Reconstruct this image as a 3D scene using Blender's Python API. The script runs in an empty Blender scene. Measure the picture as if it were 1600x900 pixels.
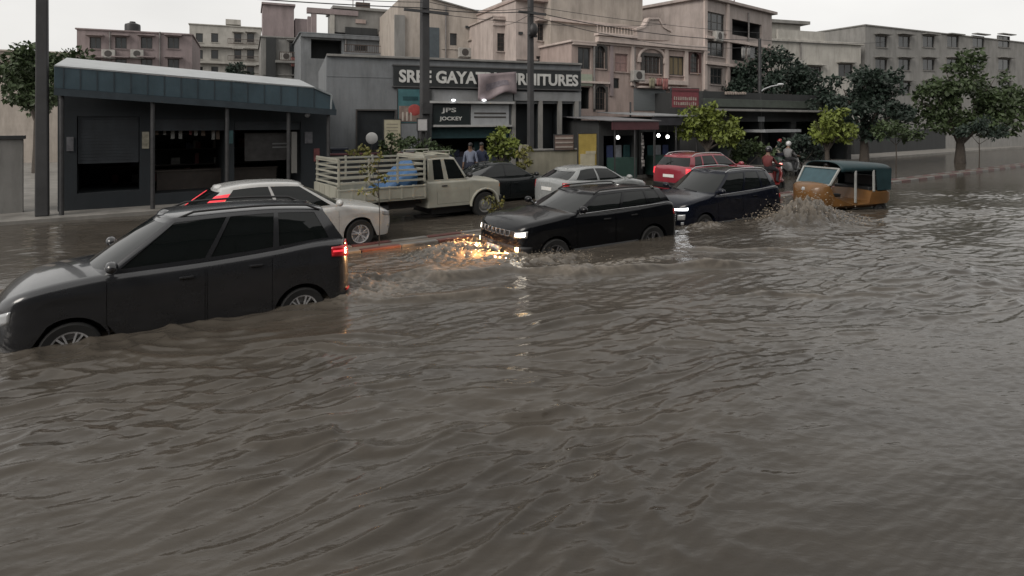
import bpy, bmesh, math, random
import numpy as np
from mathutils import Vector, Matrix
random.seed(7)
R = math.radians
PI = math.pi
scene = bpy.context.scene
COL = scene.collection

# ------------------------------------------------------------------ camera frame
CX, HY, F, H = 800.0, 190.0, 930.0, 2.7          # principal x, horizon row, focal length (px of a 1600 wide frame), eye height above water
AL = R(35.0)                                      # the road runs away to the right at this angle
CA, SA = math.cos(AL), math.sin(AL)

def at(px, py, Y):
    return Vector(((px - CX) * Y / F, Y, H - (py - HY) * Y / F))

def road(s, n, z=0.0):                            # road coordinates: s along, n across
    return Vector((s * CA - n * SA, s * SA + n * CA, z))

def on_lane(px, n):                               # ground point seen in column px, n metres across the road
    k = (px - CX) / F
    Y = n / (CA - k * SA)
    return Vector((k * Y, Y, 0))

# ------------------------------------------------------------------ materials
MATS = {}
def mat(name, col, rough=0.6, metal=0.0, var=0.15, scale=4.0, bump=0.0, bscale=None, coat=0.0, spec=0.5,
        streak=0.0, dirt=None, emit=None, estr=0.0, ior=None, stretch=None):
    if name in MATS: return MATS[name]
    m = bpy.data.materials.new(name); m.use_nodes = True
    nt = m.node_tree; N = nt.nodes; Lk = nt.links
    b = N['Principled BSDF']
    b.inputs['Roughness'].default_value = rough
    b.inputs['Metallic'].default_value = metal
    b.inputs['Specular IOR Level'].default_value = spec
    b.inputs['Coat Weight'].default_value = coat
    b.inputs['Coat Roughness'].default_value = 0.05
    if ior: b.inputs['IOR'].default_value = ior
    tc = N.new('ShaderNodeTexCoord')
    src = tc.outputs['Object']
    if stretch:
        mp = N.new('ShaderNodeMapping'); mp.inputs['Scale'].default_value = stretch
        Lk.new(src, mp.inputs['Vector']); src = mp.outputs['Vector']
    base = None
    c = (col[0], col[1], col[2], 1)
    if var > 0:
        nz = N.new('ShaderNodeTexNoise'); nz.inputs['Scale'].default_value = scale
        nz.inputs['Detail'].default_value = 6; nz.inputs['Roughness'].default_value = 0.65
        Lk.new(src, nz.inputs['Vector'])
        mx = N.new('ShaderNodeMix'); mx.data_type = 'RGBA'
        mr = N.new('ShaderNodeMapRange'); mr.inputs[1].default_value = 0.3; mr.inputs[2].default_value = 0.7
        Lk.new(nz.outputs['Fac'], mr.inputs[0]); Lk.new(mr.outputs[0], mx.inputs['Factor'])
        mx.inputs['A'].default_value = tuple(x * (1 - var) for x in col) + (1,)
        mx.inputs['B'].default_value = tuple(min(1, x * (1 + var)) for x in col) + (1,)
        base = mx.outputs['Result']
        mr2 = N.new('ShaderNodeMapRange'); mr2.inputs[3].default_value = max(0, rough - .12 * (rough > .2)); mr2.inputs[4].default_value = min(1, rough + .1)
        Lk.new(nz.outputs['Fac'], mr2.inputs[0]); Lk.new(mr2.outputs[0], b.inputs['Roughness'])
    if streak > 0:                                # rain-washed streaks and damp patches on walls
        mp = N.new('ShaderNodeMapping'); mp.inputs['Scale'].default_value = (1.5, 1.5, 0.30)
        Lk.new(tc.outputs['Object'], mp.inputs['Vector'])
        n2 = N.new('ShaderNodeTexNoise'); n2.inputs['Scale'].default_value = 1.3; n2.inputs['Detail'].default_value = 8; n2.inputs['Roughness'].default_value = .7
        Lk.new(mp.outputs['Vector'], n2.inputs['Vector'])
        mr = N.new('ShaderNodeMapRange'); mr.inputs[1].default_value = 0.42; mr.inputs[2].default_value = 0.70; mr.inputs[4].default_value = streak
        Lk.new(n2.outputs['Fac'], mr.inputs[0])
        mx = N.new('ShaderNodeMix'); mx.data_type = 'RGBA'
        d = dirt or (col[0] * .38, col[1] * .38, col[2] * .36)
        mx.inputs['B'].default_value = tuple(d) + (1,)
        Lk.new(mr.outputs[0], mx.inputs['Factor'])
        if base: Lk.new(base, mx.inputs['A'])
        else: mx.inputs['A'].default_value = c
        base = mx.outputs['Result']
    if base: Lk.new(base, b.inputs['Base Color'])
    else: b.inputs['Base Color'].default_value = c
    if bump > 0:
        n3 = N.new('ShaderNodeTexNoise'); n3.inputs['Scale'].default_value = bscale or scale * 6; n3.inputs['Detail'].default_value = 4
        Lk.new(src, n3.inputs['Vector'])
        bp = N.new('ShaderNodeBump'); bp.inputs['Strength'].default_value = bump; bp.inputs['Distance'].default_value = .02
        Lk.new(n3.outputs['Fac'], bp.inputs['Height']); Lk.new(bp.outputs['Normal'], b.inputs['Normal'])
    if emit:
        b.inputs['Emission Color'].default_value = tuple(emit) + (1,)
        b.inputs['Emission Strength'].default_value = estr
    MATS[name] = m
    return m

def paint(name, col, rough=.28, mud=True):
    """car paint under clear coat, with a wet muddy film that thickens towards the water"""
    if name in MATS: return MATS[name]
    m = mat(name, col, rough, 0, .08, 3, coat=.30 if max(col) < .022 else .7, spec=.25 if max(col) < .022 else .5)
    return m

GLASS = mat('tinted_glass', (.008, .010, .010), .03, 0, 0, spec=.45)
PANE = mat('window_pane', (.022, .025, .027), .12, 0, .3, 2.0)
RUBBER = mat('tyre_rubber', (.018, .018, .018), .85, 0, .2, 9)
BLACKP = mat('black_plastic', (.016, .016, .017), .5, 0, .15, 12)
CHROME = mat('bright_metal', (.55, .55, .56), .18, 1, .05, 6)
ALLOY = mat('alloy_rim', (.46, .46, .47), .35, .25, .15, 8)
WHITEPL = mat('plate_white', (.7, .7, .68), .45, 0, .08, 10)
TAILRED = mat('tail_lamp_red', (.35, .012, .015), .12, 0, .15, 20, coat=.5)
TAILLIT = mat('tail_lamp_lit', (.4, .02, .03), .2, 0, 0, emit=(1, .06, .08), estr=.7)
TAILGLOW = mat('tail_lamp_glow', (.45, .012, .02), .12, 0, .1, 20, coat=.5, emit=(1, .03, .04), estr=.03)
LAMPGL = mat('lamp_glass', (.45, .46, .47), .08, .3, .15, 22, coat=.6)
LAMPON = mat('headlamp_lit', (.8, .8, .8), .2, 0, 0, emit=(1, .90, .74), estr=8)
FOGON = mat('fog_lamp_lit', (.8, .7, .5), .2, 0, 0, emit=(1, .60, .22), estr=20)
LEDW = mat('led_white_lit', (.8, .8, .8), .2, 0, 0, emit=(.95, .97, 1), estr=4)

# ------------------------------------------------------------------ mesh builder
class MB:
    def __init__(s): s.v = []; s.f = []
    def add(s, vs, fs):
        o = len(s.v); s.v += [tuple(x) for x in vs]; s.f += [tuple(i + o for i in f) for f in fs]
    def box(s, x0, y0, z0, x1, y1, z1, M=None):
        vs = [Vector(p) for p in ((x0,y0,z0),(x1,y0,z0),(x1,y1,z0),(x0,y1,z0),(x0,y0,z1),(x1,y0,z1),(x1,y1,z1),(x0,y1,z1))]
        if M: vs = [M @ p for p in vs]
        s.add(vs, [(0,3,2,1),(4,5,6,7),(0,1,5,4),(1,2,6,5),(2,3,7,6),(3,0,4,7)])
    def bar(s, a, b, w, h=None):
        a = Vector(a); b = Vector(b); d = (b - a); L = d.length
        q = d.to_track_quat('X', 'Z').to_matrix().to_4x4(); q.translation = a
        h = h or w
        s.box(0, -w/2, -h/2, L, w/2, h/2, q)
    def tube(s, pts, r, n=8, cap=True):
        pts = [Vector(p) for p in pts]; rs = r if isinstance(r, (list, tuple)) else [r] * len(pts)
        vs = []; fs = []
        for i, p in enumerate(pts):
            t = (pts[min(i+1, len(pts)-1)] - pts[max(i-1, 0)]).normalized()
            u = t.cross(Vector((0,0,1)))
            if u.length < .05: u = t.cross(Vector((1,0,0)))
            u.normalize(); w = t.cross(u)
            for k in range(n):
                a = 2*PI*k/n; vs.append(p + (u*math.cos(a) + w*math.sin(a)) * rs[i])
        for i in range(len(pts)-1):
            for k in range(n):
                fs.append((i*n+k, i*n+(k+1)%n, (i+1)*n+(k+1)%n, (i+1)*n+k))
        if cap: fs += [tuple(range(n))[::-1], tuple(range((len(pts)-1)*n, len(pts)*n))]
        s.add(vs, fs)
    def lathe(s, prof, n=24, M=None):             # prof: (r, y); turns about the y axis
        vs = []; fs = []
        for r, y in prof:
            for k in range(n):
                a = 2*PI*k/n; p = Vector((r*math.cos(a), y, r*math.sin(a)))
                vs.append(M @ p if M else p)
        for i in range(len(prof)-1):
            for k in range(n): fs.append((i*n+k, (i+1)*n+k, (i+1)*n+(k+1)%n, i*n+(k+1)%n))
        s.add(vs, fs)
    def grid(s, G, skip=None, flip=False):        # G[i][j] points
        nj = len(G[0]); vs = [p for row in G for p in row]; fs = []
        for i in range(len(G)-1):
            for j in range(nj-1):
                if skip and skip(i, j): continue
                f = (i*nj+j, i*nj+j+1, (i+1)*nj+j+1, (i+1)*nj+j)
                fs.append(f[::-1] if flip else f)
        s.add(vs, fs)
    def prism(s, poly, y0, y1, M=None):           # polygon in (x,z), extruded along y
        n = len(poly); vs = [Vector((x, y0, z)) for x, z in poly] + [Vector((x, y1, z)) for x, z in poly]
        if M: vs = [M @ p for p in vs]
        s.add(vs, [tuple(range(n)), tuple(range(n, 2*n))[::-1]] + [(i, i+n, (i+1)%n+n, (i+1)%n) for i in range(n)])
    def ball(s, c, rx, ry=None, rz=None, n=10, m=7):
        ry = ry or rx; rz = rz or rx; G = []
        for i in range(m+1):
            th = PI*i/m
            G.append([Vector((c[0]+rx*math.sin(th)*math.cos(2*PI*j/n), c[1]+ry*math.sin(th)*math.sin(2*PI*j/n), c[2]+rz*math.cos(th))) for j in range(n+1)])
        s.grid(G)
    def build(s, name, m, parent=None, smooth=False, bevel=0, weld=False, solid=0, angle=40, recalc=True):
        me = bpy.data.meshes.new(name)
        me.from_pydata([tuple(p) for p in s.v], [], s.f)
        bm = bmesh.new(); bm.from_mesh(me)
        if weld or smooth: bmesh.ops.remove_doubles(bm, verts=bm.verts, dist=.0008)
        if recalc: bmesh.ops.recalc_face_normals(bm, faces=bm.faces)
        bm.to_mesh(me); bm.free()
        me.materials.append(m)
        if smooth:
            me.polygons.foreach_set('use_smooth', [True]*len(me.polygons))
            me.set_sharp_from_angle(angle=R(angle))
        o = bpy.data.objects.new(name, me); COL.objects.link(o)
        if parent: o.parent = parent
        if bevel:
            b = o.modifiers.new('bevel', 'BEVEL'); b.width = bevel; b.segments = 2; b.limit_method = 'ANGLE'; b.angle_limit = R(40)
        if solid:
            b = o.modifiers.new('solid', 'SOLIDIFY'); b.thickness = solid; b.offset = -1
        return o

def tag(o, label=None, cat=None, group=None, kind=None):
    if label: o['label'] = label
    if cat: o['category'] = cat
    if group: o['group'] = group
    if kind: o['kind'] = kind
    return o
def empty(name, loc, rz=0, label=None, cat=None, group=None):
    o = bpy.data.objects.new(name, None); COL.objects.link(o)
    o.location = loc; o.rotation_euler = (0, 0, rz); o.empty_display_size = .2
    return tag(o, label, cat, group)

def text_mesh(txt, width, height, depth=.02, bold=.0):
    cu = bpy.data.curves.new('lettering', 'FONT'); cu.body = txt; cu.align_x = 'CENTER'; cu.align_y = 'CENTER'
    cu.extrude = .02; cu.offset = bold; cu.resolution_u = 3; cu.space_line = .9
    o = bpy.data.objects.new('lettering', cu); COL.objects.link(o)
    me = bpy.data.meshes.new_from_object(o)
    bpy.data.objects.remove(o)
    co = np.empty(len(me.vertices)*3); me.vertices.foreach_get('co', co); co = co.reshape(-1, 3)
    mn = co.min(0); mx = co.max(0); c = (mn+mx)/2
    co = (co - c) / (mx - mn) * np.array([width, height, depth])
    out = np.stack([co[:,0], -co[:,2], co[:,1]], 1)   # stands in the xz plane, faces -y
    me.vertices.foreach_set('co', out.ravel()); me.update()
    return me
def lettering(txt, u, v, z, width, height, m, parent, bold=.02):
    me = text_mesh(txt, width, height, bold=bold); me.materials.append(m)
    o = bpy.data.objects.new('lettering', me); COL.objects.link(o); o.location = (u, v, z); o.parent = parent
    return o

def interp(ctrl, x):
    c = sorted(ctrl)
    xs = [p[0] for p in c]; ys = [p[1] for p in c]
    if x <= xs[0]: return ys[0]
    if x >= xs[-1]: return ys[-1]
    for i in range(len(xs)-1):
        if xs[i] <= x <= xs[i+1]:
            t = (x - xs[i]) / (xs[i+1]-xs[i]); h = xs[i+1]-xs[i]
            def sl(k):
                if k <= 0 or k >= len(xs)-1: 
                    j = 0 if k <= 0 else len(xs)-2
                    return (ys[j+1]-ys[j])/(xs[j+1]-xs[j])
                a = (ys[k]-ys[k-1])/(xs[k]-xs[k-1]); b = (ys[k+1]-ys[k])/(xs[k+1]-xs[k])
                return 0 if a*b <= 0 else 2*a*b/(a+b)
            m0, m1 = sl(i), sl(i+1)
            return (2*t**3-3*t*t+1)*ys[i] + (t**3-2*t*t+t)*h*m0 + (-2*t**3+3*t*t)*ys[i+1] + (t**3-t*t)*h*m1

# ------------------------------------------------------------------ wheels
def wheel_meshes(Rw, w, rim_r, rim_mat, spokes=5, steel=False):
    t = MB(); t.lathe([(rim_r, -w/2*.9), (Rw*.93, -w/2), (Rw, -w/2*.75), (Rw, w/2*.75), (Rw*.93, w/2), (rim_r, w/2*.9), (rim_r*.97, 0), (rim_r, -w/2*.9)], 32)
    to = t.build('tyre', RUBBER, smooth=True)
    r = MB()
    r.lathe([(rim_r*1.02, w/2*.92), (rim_r*.92, w/2*.86), (rim_r*.9, w/2*.1), (0.001, w/2*.05)], 32)
    r.lathe([(0.001, w/2*.88), (rim_r*.2, w/2*.88), (rim_r*.24, w/2*.5), (rim_r*.24, 0)], 20)
    if steel:
        r.lathe([(rim_r*.2, w/2*.7), (rim_r*.55, w/2*.8), (rim_r*.8, w/2*.45), (rim_r*.92, w/2*.5)], 28)
    else:
        for k in range(spokes):
            for d in (-.11, .11):
                a = 2*PI*k/spokes
                r.bar((rim_r*.15*math.cos(a), w/2*.72, rim_r*.15*math.sin(a)), (rim_r*.95*math.cos(a+d*1.6), w/2*.78, rim_r*.95*math.sin(a+d*1.6)), rim_r*.1, rim_r*.1)
    ro = r.build('rim', rim_mat, smooth=True)
    return to, ro
def add_wheels(car, xf, xr, yw, Rw, w, rim_r, rim_mat, spokes=5, steel=False):
    to, ro = wheel_meshes(Rw, w, rim_r, rim_mat, spokes, steel)
    first = True
    for x in (xf, xr):
        for sy in (1, -1):
            e = bpy.data.objects.new('wheel', None); COL.objects.link(e); e.parent = car
            e.location = (x, sy*yw, Rw); e.rotation_euler = (0, random.uniform(0, 1.2), 0 if sy > 0 else PI); e.empty_display_size = .1
            for p in (to, ro):
                c = p if first else p.copy()
                if not first: COL.objects.link(c)
                c.parent = e
            first = False

# ------------------------------------------------------------------ car bodies
class Car:
    """a lofted body: plan outline with rounded ends, belt line, wheel arches cut into the lower edge, glasshouse on top"""
    def __init__(s, **k):
        s.p = 3.2; s.cr = .10; s.crown = .05; s.droop = .05; s.noses = (.10, .05); s.fb = .24; s.rb = .30; s.shoulder = .012
        s.__dict__.update(k)
        s.xe, s.xre = s.L/2, -s.L/2
        s.xfc, s.xrc = s.xe - s.cornf, s.xre + s.cornr
    def zt(s, x): return interp(s.belt, x)
    def zb(s, x):
        z = s.sill
        if x > s.xf + .3: z = s.sill + (s.fb - s.sill) * min(1, (x - s.xf - .3)/.3)
        if x < s.xr - .3: z = s.sill + (s.rb - s.sill) * min(1, (s.xr - .3 - x)/.3)
        for xw in (s.xf, s.xr):
            d = abs(x - xw)
            if d < s.Ra: z = max(z, s.Rw + math.sqrt(max(0, s.Ra**2 - d*d)) * .98)
        return z
    def prof(s, z):
        zm = s.zw * .56
        q = (z - zm)/zm
        f = 1 - .045*q*q*(1.6 if z < zm else 1.0)
        f += s.shoulder*math.exp(-((z - s.zw*.80)/.05)**2)
        return f
    def nose(s, z, e, front):
        k = s.noses[0] if front else s.noses[1]
        zm = .55
        return -(k*((z-zm)/.45)**2) * e**1.5 * (1 if front else -1)
    def outline(s, th, front=True):               # th 0 = centre of the end, pi/2 = flank
        c = math.cos(th)**(2/s.p) if math.cos(th) > 1e-9 else 0; n = math.sin(th)**(2/s.p) if math.sin(th) > 1e-9 else 0
        if front: return s.xfc + s.cornf*c, s.W*n, c
        return s.xrc - s.cornr*c, s.W*n, c
    def end_pt(s, th, z, front=True, sy=1, off=0.0):
        x, y, e = s.outline(th, front)
        sg = 1 if front else -1
        d = Vector((sg*math.cos(th), math.sin(th), 0))
        return Vector((x + s.nose(z, e, front) + d.x*off, sy*(y*s.prof(z) + d.y*off), z))
    def side_pt(s, x, z, sy=1, off=0.0):
        return Vector((x, sy*(s.W*s.prof(z) + off), z))
    def section(s, x, w, e, front, nv=9):
        zb, zt = s.zb(x), s.zt(x)
        r = min(s.cr, .45*(zt - zb)); ry = min(s.cr*1.3, w*.6)
        pts = []
        def P(y, z):
            xx = x + (s.nose(z, e, front) if e > 0 else 0)
            return Vector((xx, y, z))
        for i in range(nv):
            z = zb + (zt - r - zb)*i/(nv-1); pts.append(P(w*s.prof(z), z))
        wtop = w*s.prof(zt - r)
        for k in range(1, 5):
            a = PI/2*k/4; pts.append(P(wtop - ry*(1-math.cos(a)), zt - r + r*math.sin(a)))
        y1 = wtop - ry; cr = s.crown*min(1, w/s.W)
        for k in range(1, 6):
            t = k/5; pts.append(P(y1*(1-t), zt + cr*(1-(1-t)**2)))
        return pts
    def body(s, parent, m, under, doors=(), door_mat=None):
        st = []
        n = 14
        for i in range(n): 
            th = PI/2*(i/n)
            x, y, e = s.outline(th, True); st.append((x, max(y, .002), e, True))
        xs = set(np.round(np.linspace(s.xfc, s.xrc, 46), 4))
        for xw in (s.xf, s.xr):
            for k in range(17): xs.add(round(xw + s.Ra*math.cos(PI*k/16)*.9999, 4))
        dd = []
        for a, b in doors: xs.add(a); xs.add(b); dd.append((a, b))
        for x in sorted(xs, reverse=True):
            if s.xrc < x < s.xfc: st.append((x, s.W, 0, True))
        for i in range(n, -1, -1):
            th = PI/2*(i/n)
            x, y, e = s.outline(th, False); st.append((x, max(y, .002), e, False))
        mb = MB(); secs = [s.section(*q) for q in st]
        def skip(i, j):
            xm = (st[i][0] + st[i+1][0])/2
            return 1 <= j < 8 and any(b < xm < a for a, b in dd)
        mb.grid(secs, skip); mb.grid([[Vector((p.x, -p.y, p.z)) for p in q] for q in secs], skip, True)
        # turned-in lips of the wheel openings and lower edge
        lip = [[q[0], Vector((q[0].x, max(0, q[0].y - .10), q[0].z + .01))] for q in secs]
        mb.grid(lip, flip=True); mb.grid([[Vector((p.x, -p.y, p.z)) for p in q] for q in lip])
        s.mb = mb
        for a, b in dd:                            # each door its own panel, set in with a shut line round it
            g = .006; m1 = MB()
            G = []
            for k in range(9):
                x = a - g + (b - a + 2*g)*k/8
                z0 = s.zb(x); z1 = s.zt(x); r = min(s.cr, .45*(z1-z0)); row = []
                for i in range(1, 9):
                    z = z0 + (z1 - r - z0)*i/8
                    z += g if i == 1 else 0
                    row.append(Vector((x, s.W*s.prof(z) + .001, z)))
                G.append(row)
            for sy in (1, -1):
                mm = MB(); mm.grid([[Vector((p.x, sy*p.y, p.z)) for p in row] for row in G], flip=sy < 0)
                d = mm.build('door', door_mat or m, parent, smooth=True, recalc=False)
                hx = b + .14 if b < a else b
                hb = MB(); zz = s.zt(hx) - s.cr - .07
                hb.box(hx, sy*(s.W*s.prof(zz)+.004), zz-.014, hx+.17, sy*(s.W*s.prof(zz)+.03), zz+.014)
                hb.build('handle', s.handle_mat, d, bevel=.006)
        ub = MB()
        zz = max(s.sill, s.fb) + .02
        ub.box(s.xre + .25, -s.W*.72, .2, s.xe - .25, s.W*.72, zz + .22)
        ub.box(s.xr - .45, -s.W*.70, zz, s.xr + .45, s.W*.70, s.Rw + s.Ra + .05)
        ub.box(s.xf - .45, -s.W*.70, zz, s.xf + .45, s.W*.70, s.Rw + s.Ra + .02)
        ub.build('underbody', under, parent)
    def house(s, parent, m, glass, pill=None, quarter=True, rear_cut=.0):
        """glasshouse columns: windscreen, A pillar, front window, B pillar, rear window, C pillar, quarter light, D pillar, rear window"""
        cols = []                                  # (base xy, top xy, kind)
        hb, ht = s.wb, s.wtp
        def bz(x): return s.zt(x) - .015
        cf, cft, crb, crt = s.curvf, s.curvf*.55, s.curvr, s.curvr*.6
        nW = 7
        for i in range(nW+1):
            t = i/nW
            cols.append(((s.xbf - cf*t*t, hb*.955*t), (s.xtf - cft*t*t, ht*.955*t), 'windscreen'))
        cols[-1] = cols[-1][:2] + ('pillar',)
        xa0, xa1 = s.xbf - cf - .05, s.xtf - cft - .04
        xd0, xd1 = s.xbr + crb + .02, s.xtr + crt + .02
        def sidecol(f, kind): 
            x0 = xa0 + (xd0-xa0)*f[0]; x1 = xa1 + (xd1-xa1)*f[1]
            wb_ = hb*(1 - .05*abs((x0-.0)/1.6)**3 if x0 < 0 else 1); wt_ = ht*(1 - .05*abs(x1/1.6)**3 if x1 < 0 else 1)
            cols.append(((x0, wb_), (x1, wt_), kind))
        w = s.wins                                # list of (b0,t0,b1,t1) fractions along the flank
        last = None
        sidecol((0, 0), 'pillar')
        for (b0, t0, b1, t1) in w:
            for k in range(5):
                f = k/4
                sidecol((b0 + (b1-b0)*f, t0 + (t1-t0)*f), 'side' if k < 4 else 'pillar')
        sidecol((1, 1), 'pillar')
        for i in range(nW+1):
            t = 1 - i/nW
            cols.append(((s.xbr + crb*t*t, hb*.93*t*.98), (s.xtr + crt*t*t, ht*.93*t), 'rear' if i < nW else 'end'))
        hs = [0, .09, .3, .5, .7, .88, .95, 1.0]
        def roofz(x): 
            xm = (s.xtf*.45 + s.xtr*.55)
            hl = (s.xtf - s.xtr)/2
            return s.roof - s.droop*abs((x-xm)/hl)**2.2 - (s.tail*max(0, (xm - x)/hl)**1.5)
        def pt(c, h, inset=0):
            (x0, y0), (x1, y1), kd = c
            b = Vector((x0, y0, bz(x0))); t = Vector((x1, y1, roofz(x1) - .045))
            p = b.lerp(t, h)
            bul = s.bulge*math.sin(PI*min(h, 1))
            p.y += (bul - inset)*min(1, y0/ht)
            sg = 1 if x0 > (s.xbf+s.xbr)/2 else -1
            wy = 1 - min(1, y0/ht)
            p.x += sg*(bul*.6 - inset)*wy
            p.z += bul*.5*wy
            return p
        mb = s.mb
        G = [[pt(c, h) for h in hs] for c in cols]
        kinds = [c[2] for c in cols]
        def glassy(i, j):
            k = kinds[i]
            if k in ('windscreen', 'rear') : return 1 <= j < len(hs)-2
            if k == 'side': return 1 <= j < len(hs)-2
            return False
        for sy in (1, -1):
            GG = [[Vector((p.x, sy*p.y, p.z)) for p in c] for c in G]
            mb.grid(GG, glassy, sy < 0)
            # roof
            rings = [(1, 0), (.97, .022), (.9, .036), (.72, .050), (.45, .060), (.2, .064), (0, .065)]
            RG = []
            for c in cols:
                (x0, y0), (x1, y1), kd = c
                row = []
                for sc, dz in rings:
                    xx = min(max(x1, s.xtr + .16*(1-sc)*(1)), s.xtf - .16*(1-sc))
                    row.append(Vector((xx, sy*y1*sc, roofz(x1) - .045 + dz*min(1,(y1/ht)*1.0 + (.25 if y1 < ht*.9 else 0)))))
                RG.append(row)
            for r_, c in zip(RG, cols):
                r_[0] = Vector((c[1][0], sy*c[1][1], roofz(c[1][0]) - .045)); 
            mb.grid(RG, None, sy < 0)
        body = mb.build('body', m, parent, smooth=True, weld=True, angle=50)
        # glass panels, set a little in from the frames
        runs = []; i = 0
        while i < len(cols):
            if kinds[i] in ('windscreen', 'side', 'rear'):
                j = i
                while j < len(cols) and kinds[j] == kinds[i]: j += 1
                runs.append((kinds[i], i, min(j, len(cols)-1))); i = j
            else: i += 1
        ins = .008
        for kd, a, b in runs:
            g = [[pt(cols[k], h, ins) for h in hs[1:-1]] for k in range(a, b+1)]
            if kd == 'side':
                for sy in (1, -1):
                    q = MB(); q.grid([[Vector((p.x, sy*p.y, p.z)) for p in c] for c in g], flip=sy < 0)
                    q.build('side_window', glass, parent, smooth=True, recalc=False)
            else:
                full = [[Vector((p.x, -p.y, p.z)) for p in c] for c in g]
                full = (full[::-1][:-1] + g) if kd == 'windscreen' else (g + full[::-1][1:])
                q = MB(); q.grid(full)
                q.build('windscreen' if kd == 'windscreen' else 'rear_window', glass, parent, smooth=True, recalc=False)
        s.pt = pt; s.cols = cols; s.roofz = roofz
        return body
    def patch(s, name, th0, th1, z0, z1, m, parent, front=True, both=True, off=.006, n=8, mz=4, thick=.02):
        """a lamp or grille laid on the curved end of the body; z0, z1 are (at th0, at th1)"""
        out = []
        for sy in ((1, -1) if both else (1,)):
            q = MB(); G = []
            for i in range(n+1):
                t = i/n; th = th0 + (th1-th0)*t; a = z0[0]+(z0[1]-z0[0])*t; b = z1[0]+(z1[1]-z1[0])*t
                G.append([s.end_pt(th, a + (b-a)*j/mz, front, sy, off) for j in range(mz+1)])
            q.grid(G)
            out.append(q.build(name, m, parent, smooth=True, solid=thick))
        return out
    def side_strip(s, name, xa, xb, za, zb_, hgt, m, parent, off=.006, thick=.012):
        for sy in (1, -1):
            q = MB(); G = []
            for i in range(13):
                t = i/12; x = xa + (xb-xa)*t; z = za + (zb_-za)*t
                G.append([s.side_pt(x, z, sy, off), s.side_pt(x, z + hgt, sy, off)])
            q.grid(G); q.build(name, m, parent, smooth=True, solid=thick)
    def mirrors(s, m, parent, x, z):
        for sy in (1, -1):
            q = MB(); q.ball((x, sy*(s.wb + .17), z + .05), .075, .12, .075, 12, 8)
            q.bar((x, sy*(s.wb - .02), z), (x - .01, sy*(s.wb + .12), z + .03), .05, .04)
            q.build('mirror', m, parent, smooth=True)
    def plate(s, parent, z, front, m=WHITEPL, w=.25):
        q = MB(); x = (s.xe + s.nose(z, 1, True) + .012) if front else (s.xre + s.nose(z, 1, False) - .012)
        q.box(x-.006, -w, z-.055, x+.006, w, z+.055); q.build('number_plate', m, parent, bevel=.004)
    def rails(s, m, parent, x0, x1):
        for sy in (1, -1):
            pts = []
            for k in range(11):
                x = x0 + (x1-x0)*k/10; lift = .045 if 0 < k < 10 else -.02
                pts.append((x, sy*(s.wtp*.93), s.roofz(x) - .01 + lift))
            q = MB(); q.tube(pts, .016, 8); q.build('roof_rail', m, parent, smooth=True)
    def wipers(s, parent):
        q = MB()
        for y in (.35, -.25):
            a = s.pt((( s.xbf - s.curvf*(y/s.wb)**2, abs(y)), (s.xtf, abs(y)*.8), ''), .10); a.y = y
            b = s.pt((( s.xbf - s.curvf*((y-.45)/s.wb)**2, abs(y-.45)), (s.xtf, abs(y-.45)*.8), ''), .17); b.y = y - .45
            q.bar(a + Vector((.02, 0, .015)), b + Vector((.02, 0, .015)), .018)
        q.build('wiper', BLACKP, parent)

WINS3 = [(.03, .02, .40, .37), (.435, .405, .72, .70), (.755, .735, .90, .90)]
WINS2 = [(.03, .02, .46, .44), (.50, .48, .88, .90)]

def place(car, px, n, lx, ly, ang, z):
    P = on_lane(px, n)
    c, s_ = math.cos(ang), math.sin(ang)
    car.location = (P.x - (c*lx - s_*ly), P.y - (s_*lx + c*ly), z)
    car.rotation_euler = (0, 0, ang)

LEFT = AL + PI            # heading of the near carriageway
NEARZ, FARZ = -.30, -.10

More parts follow.
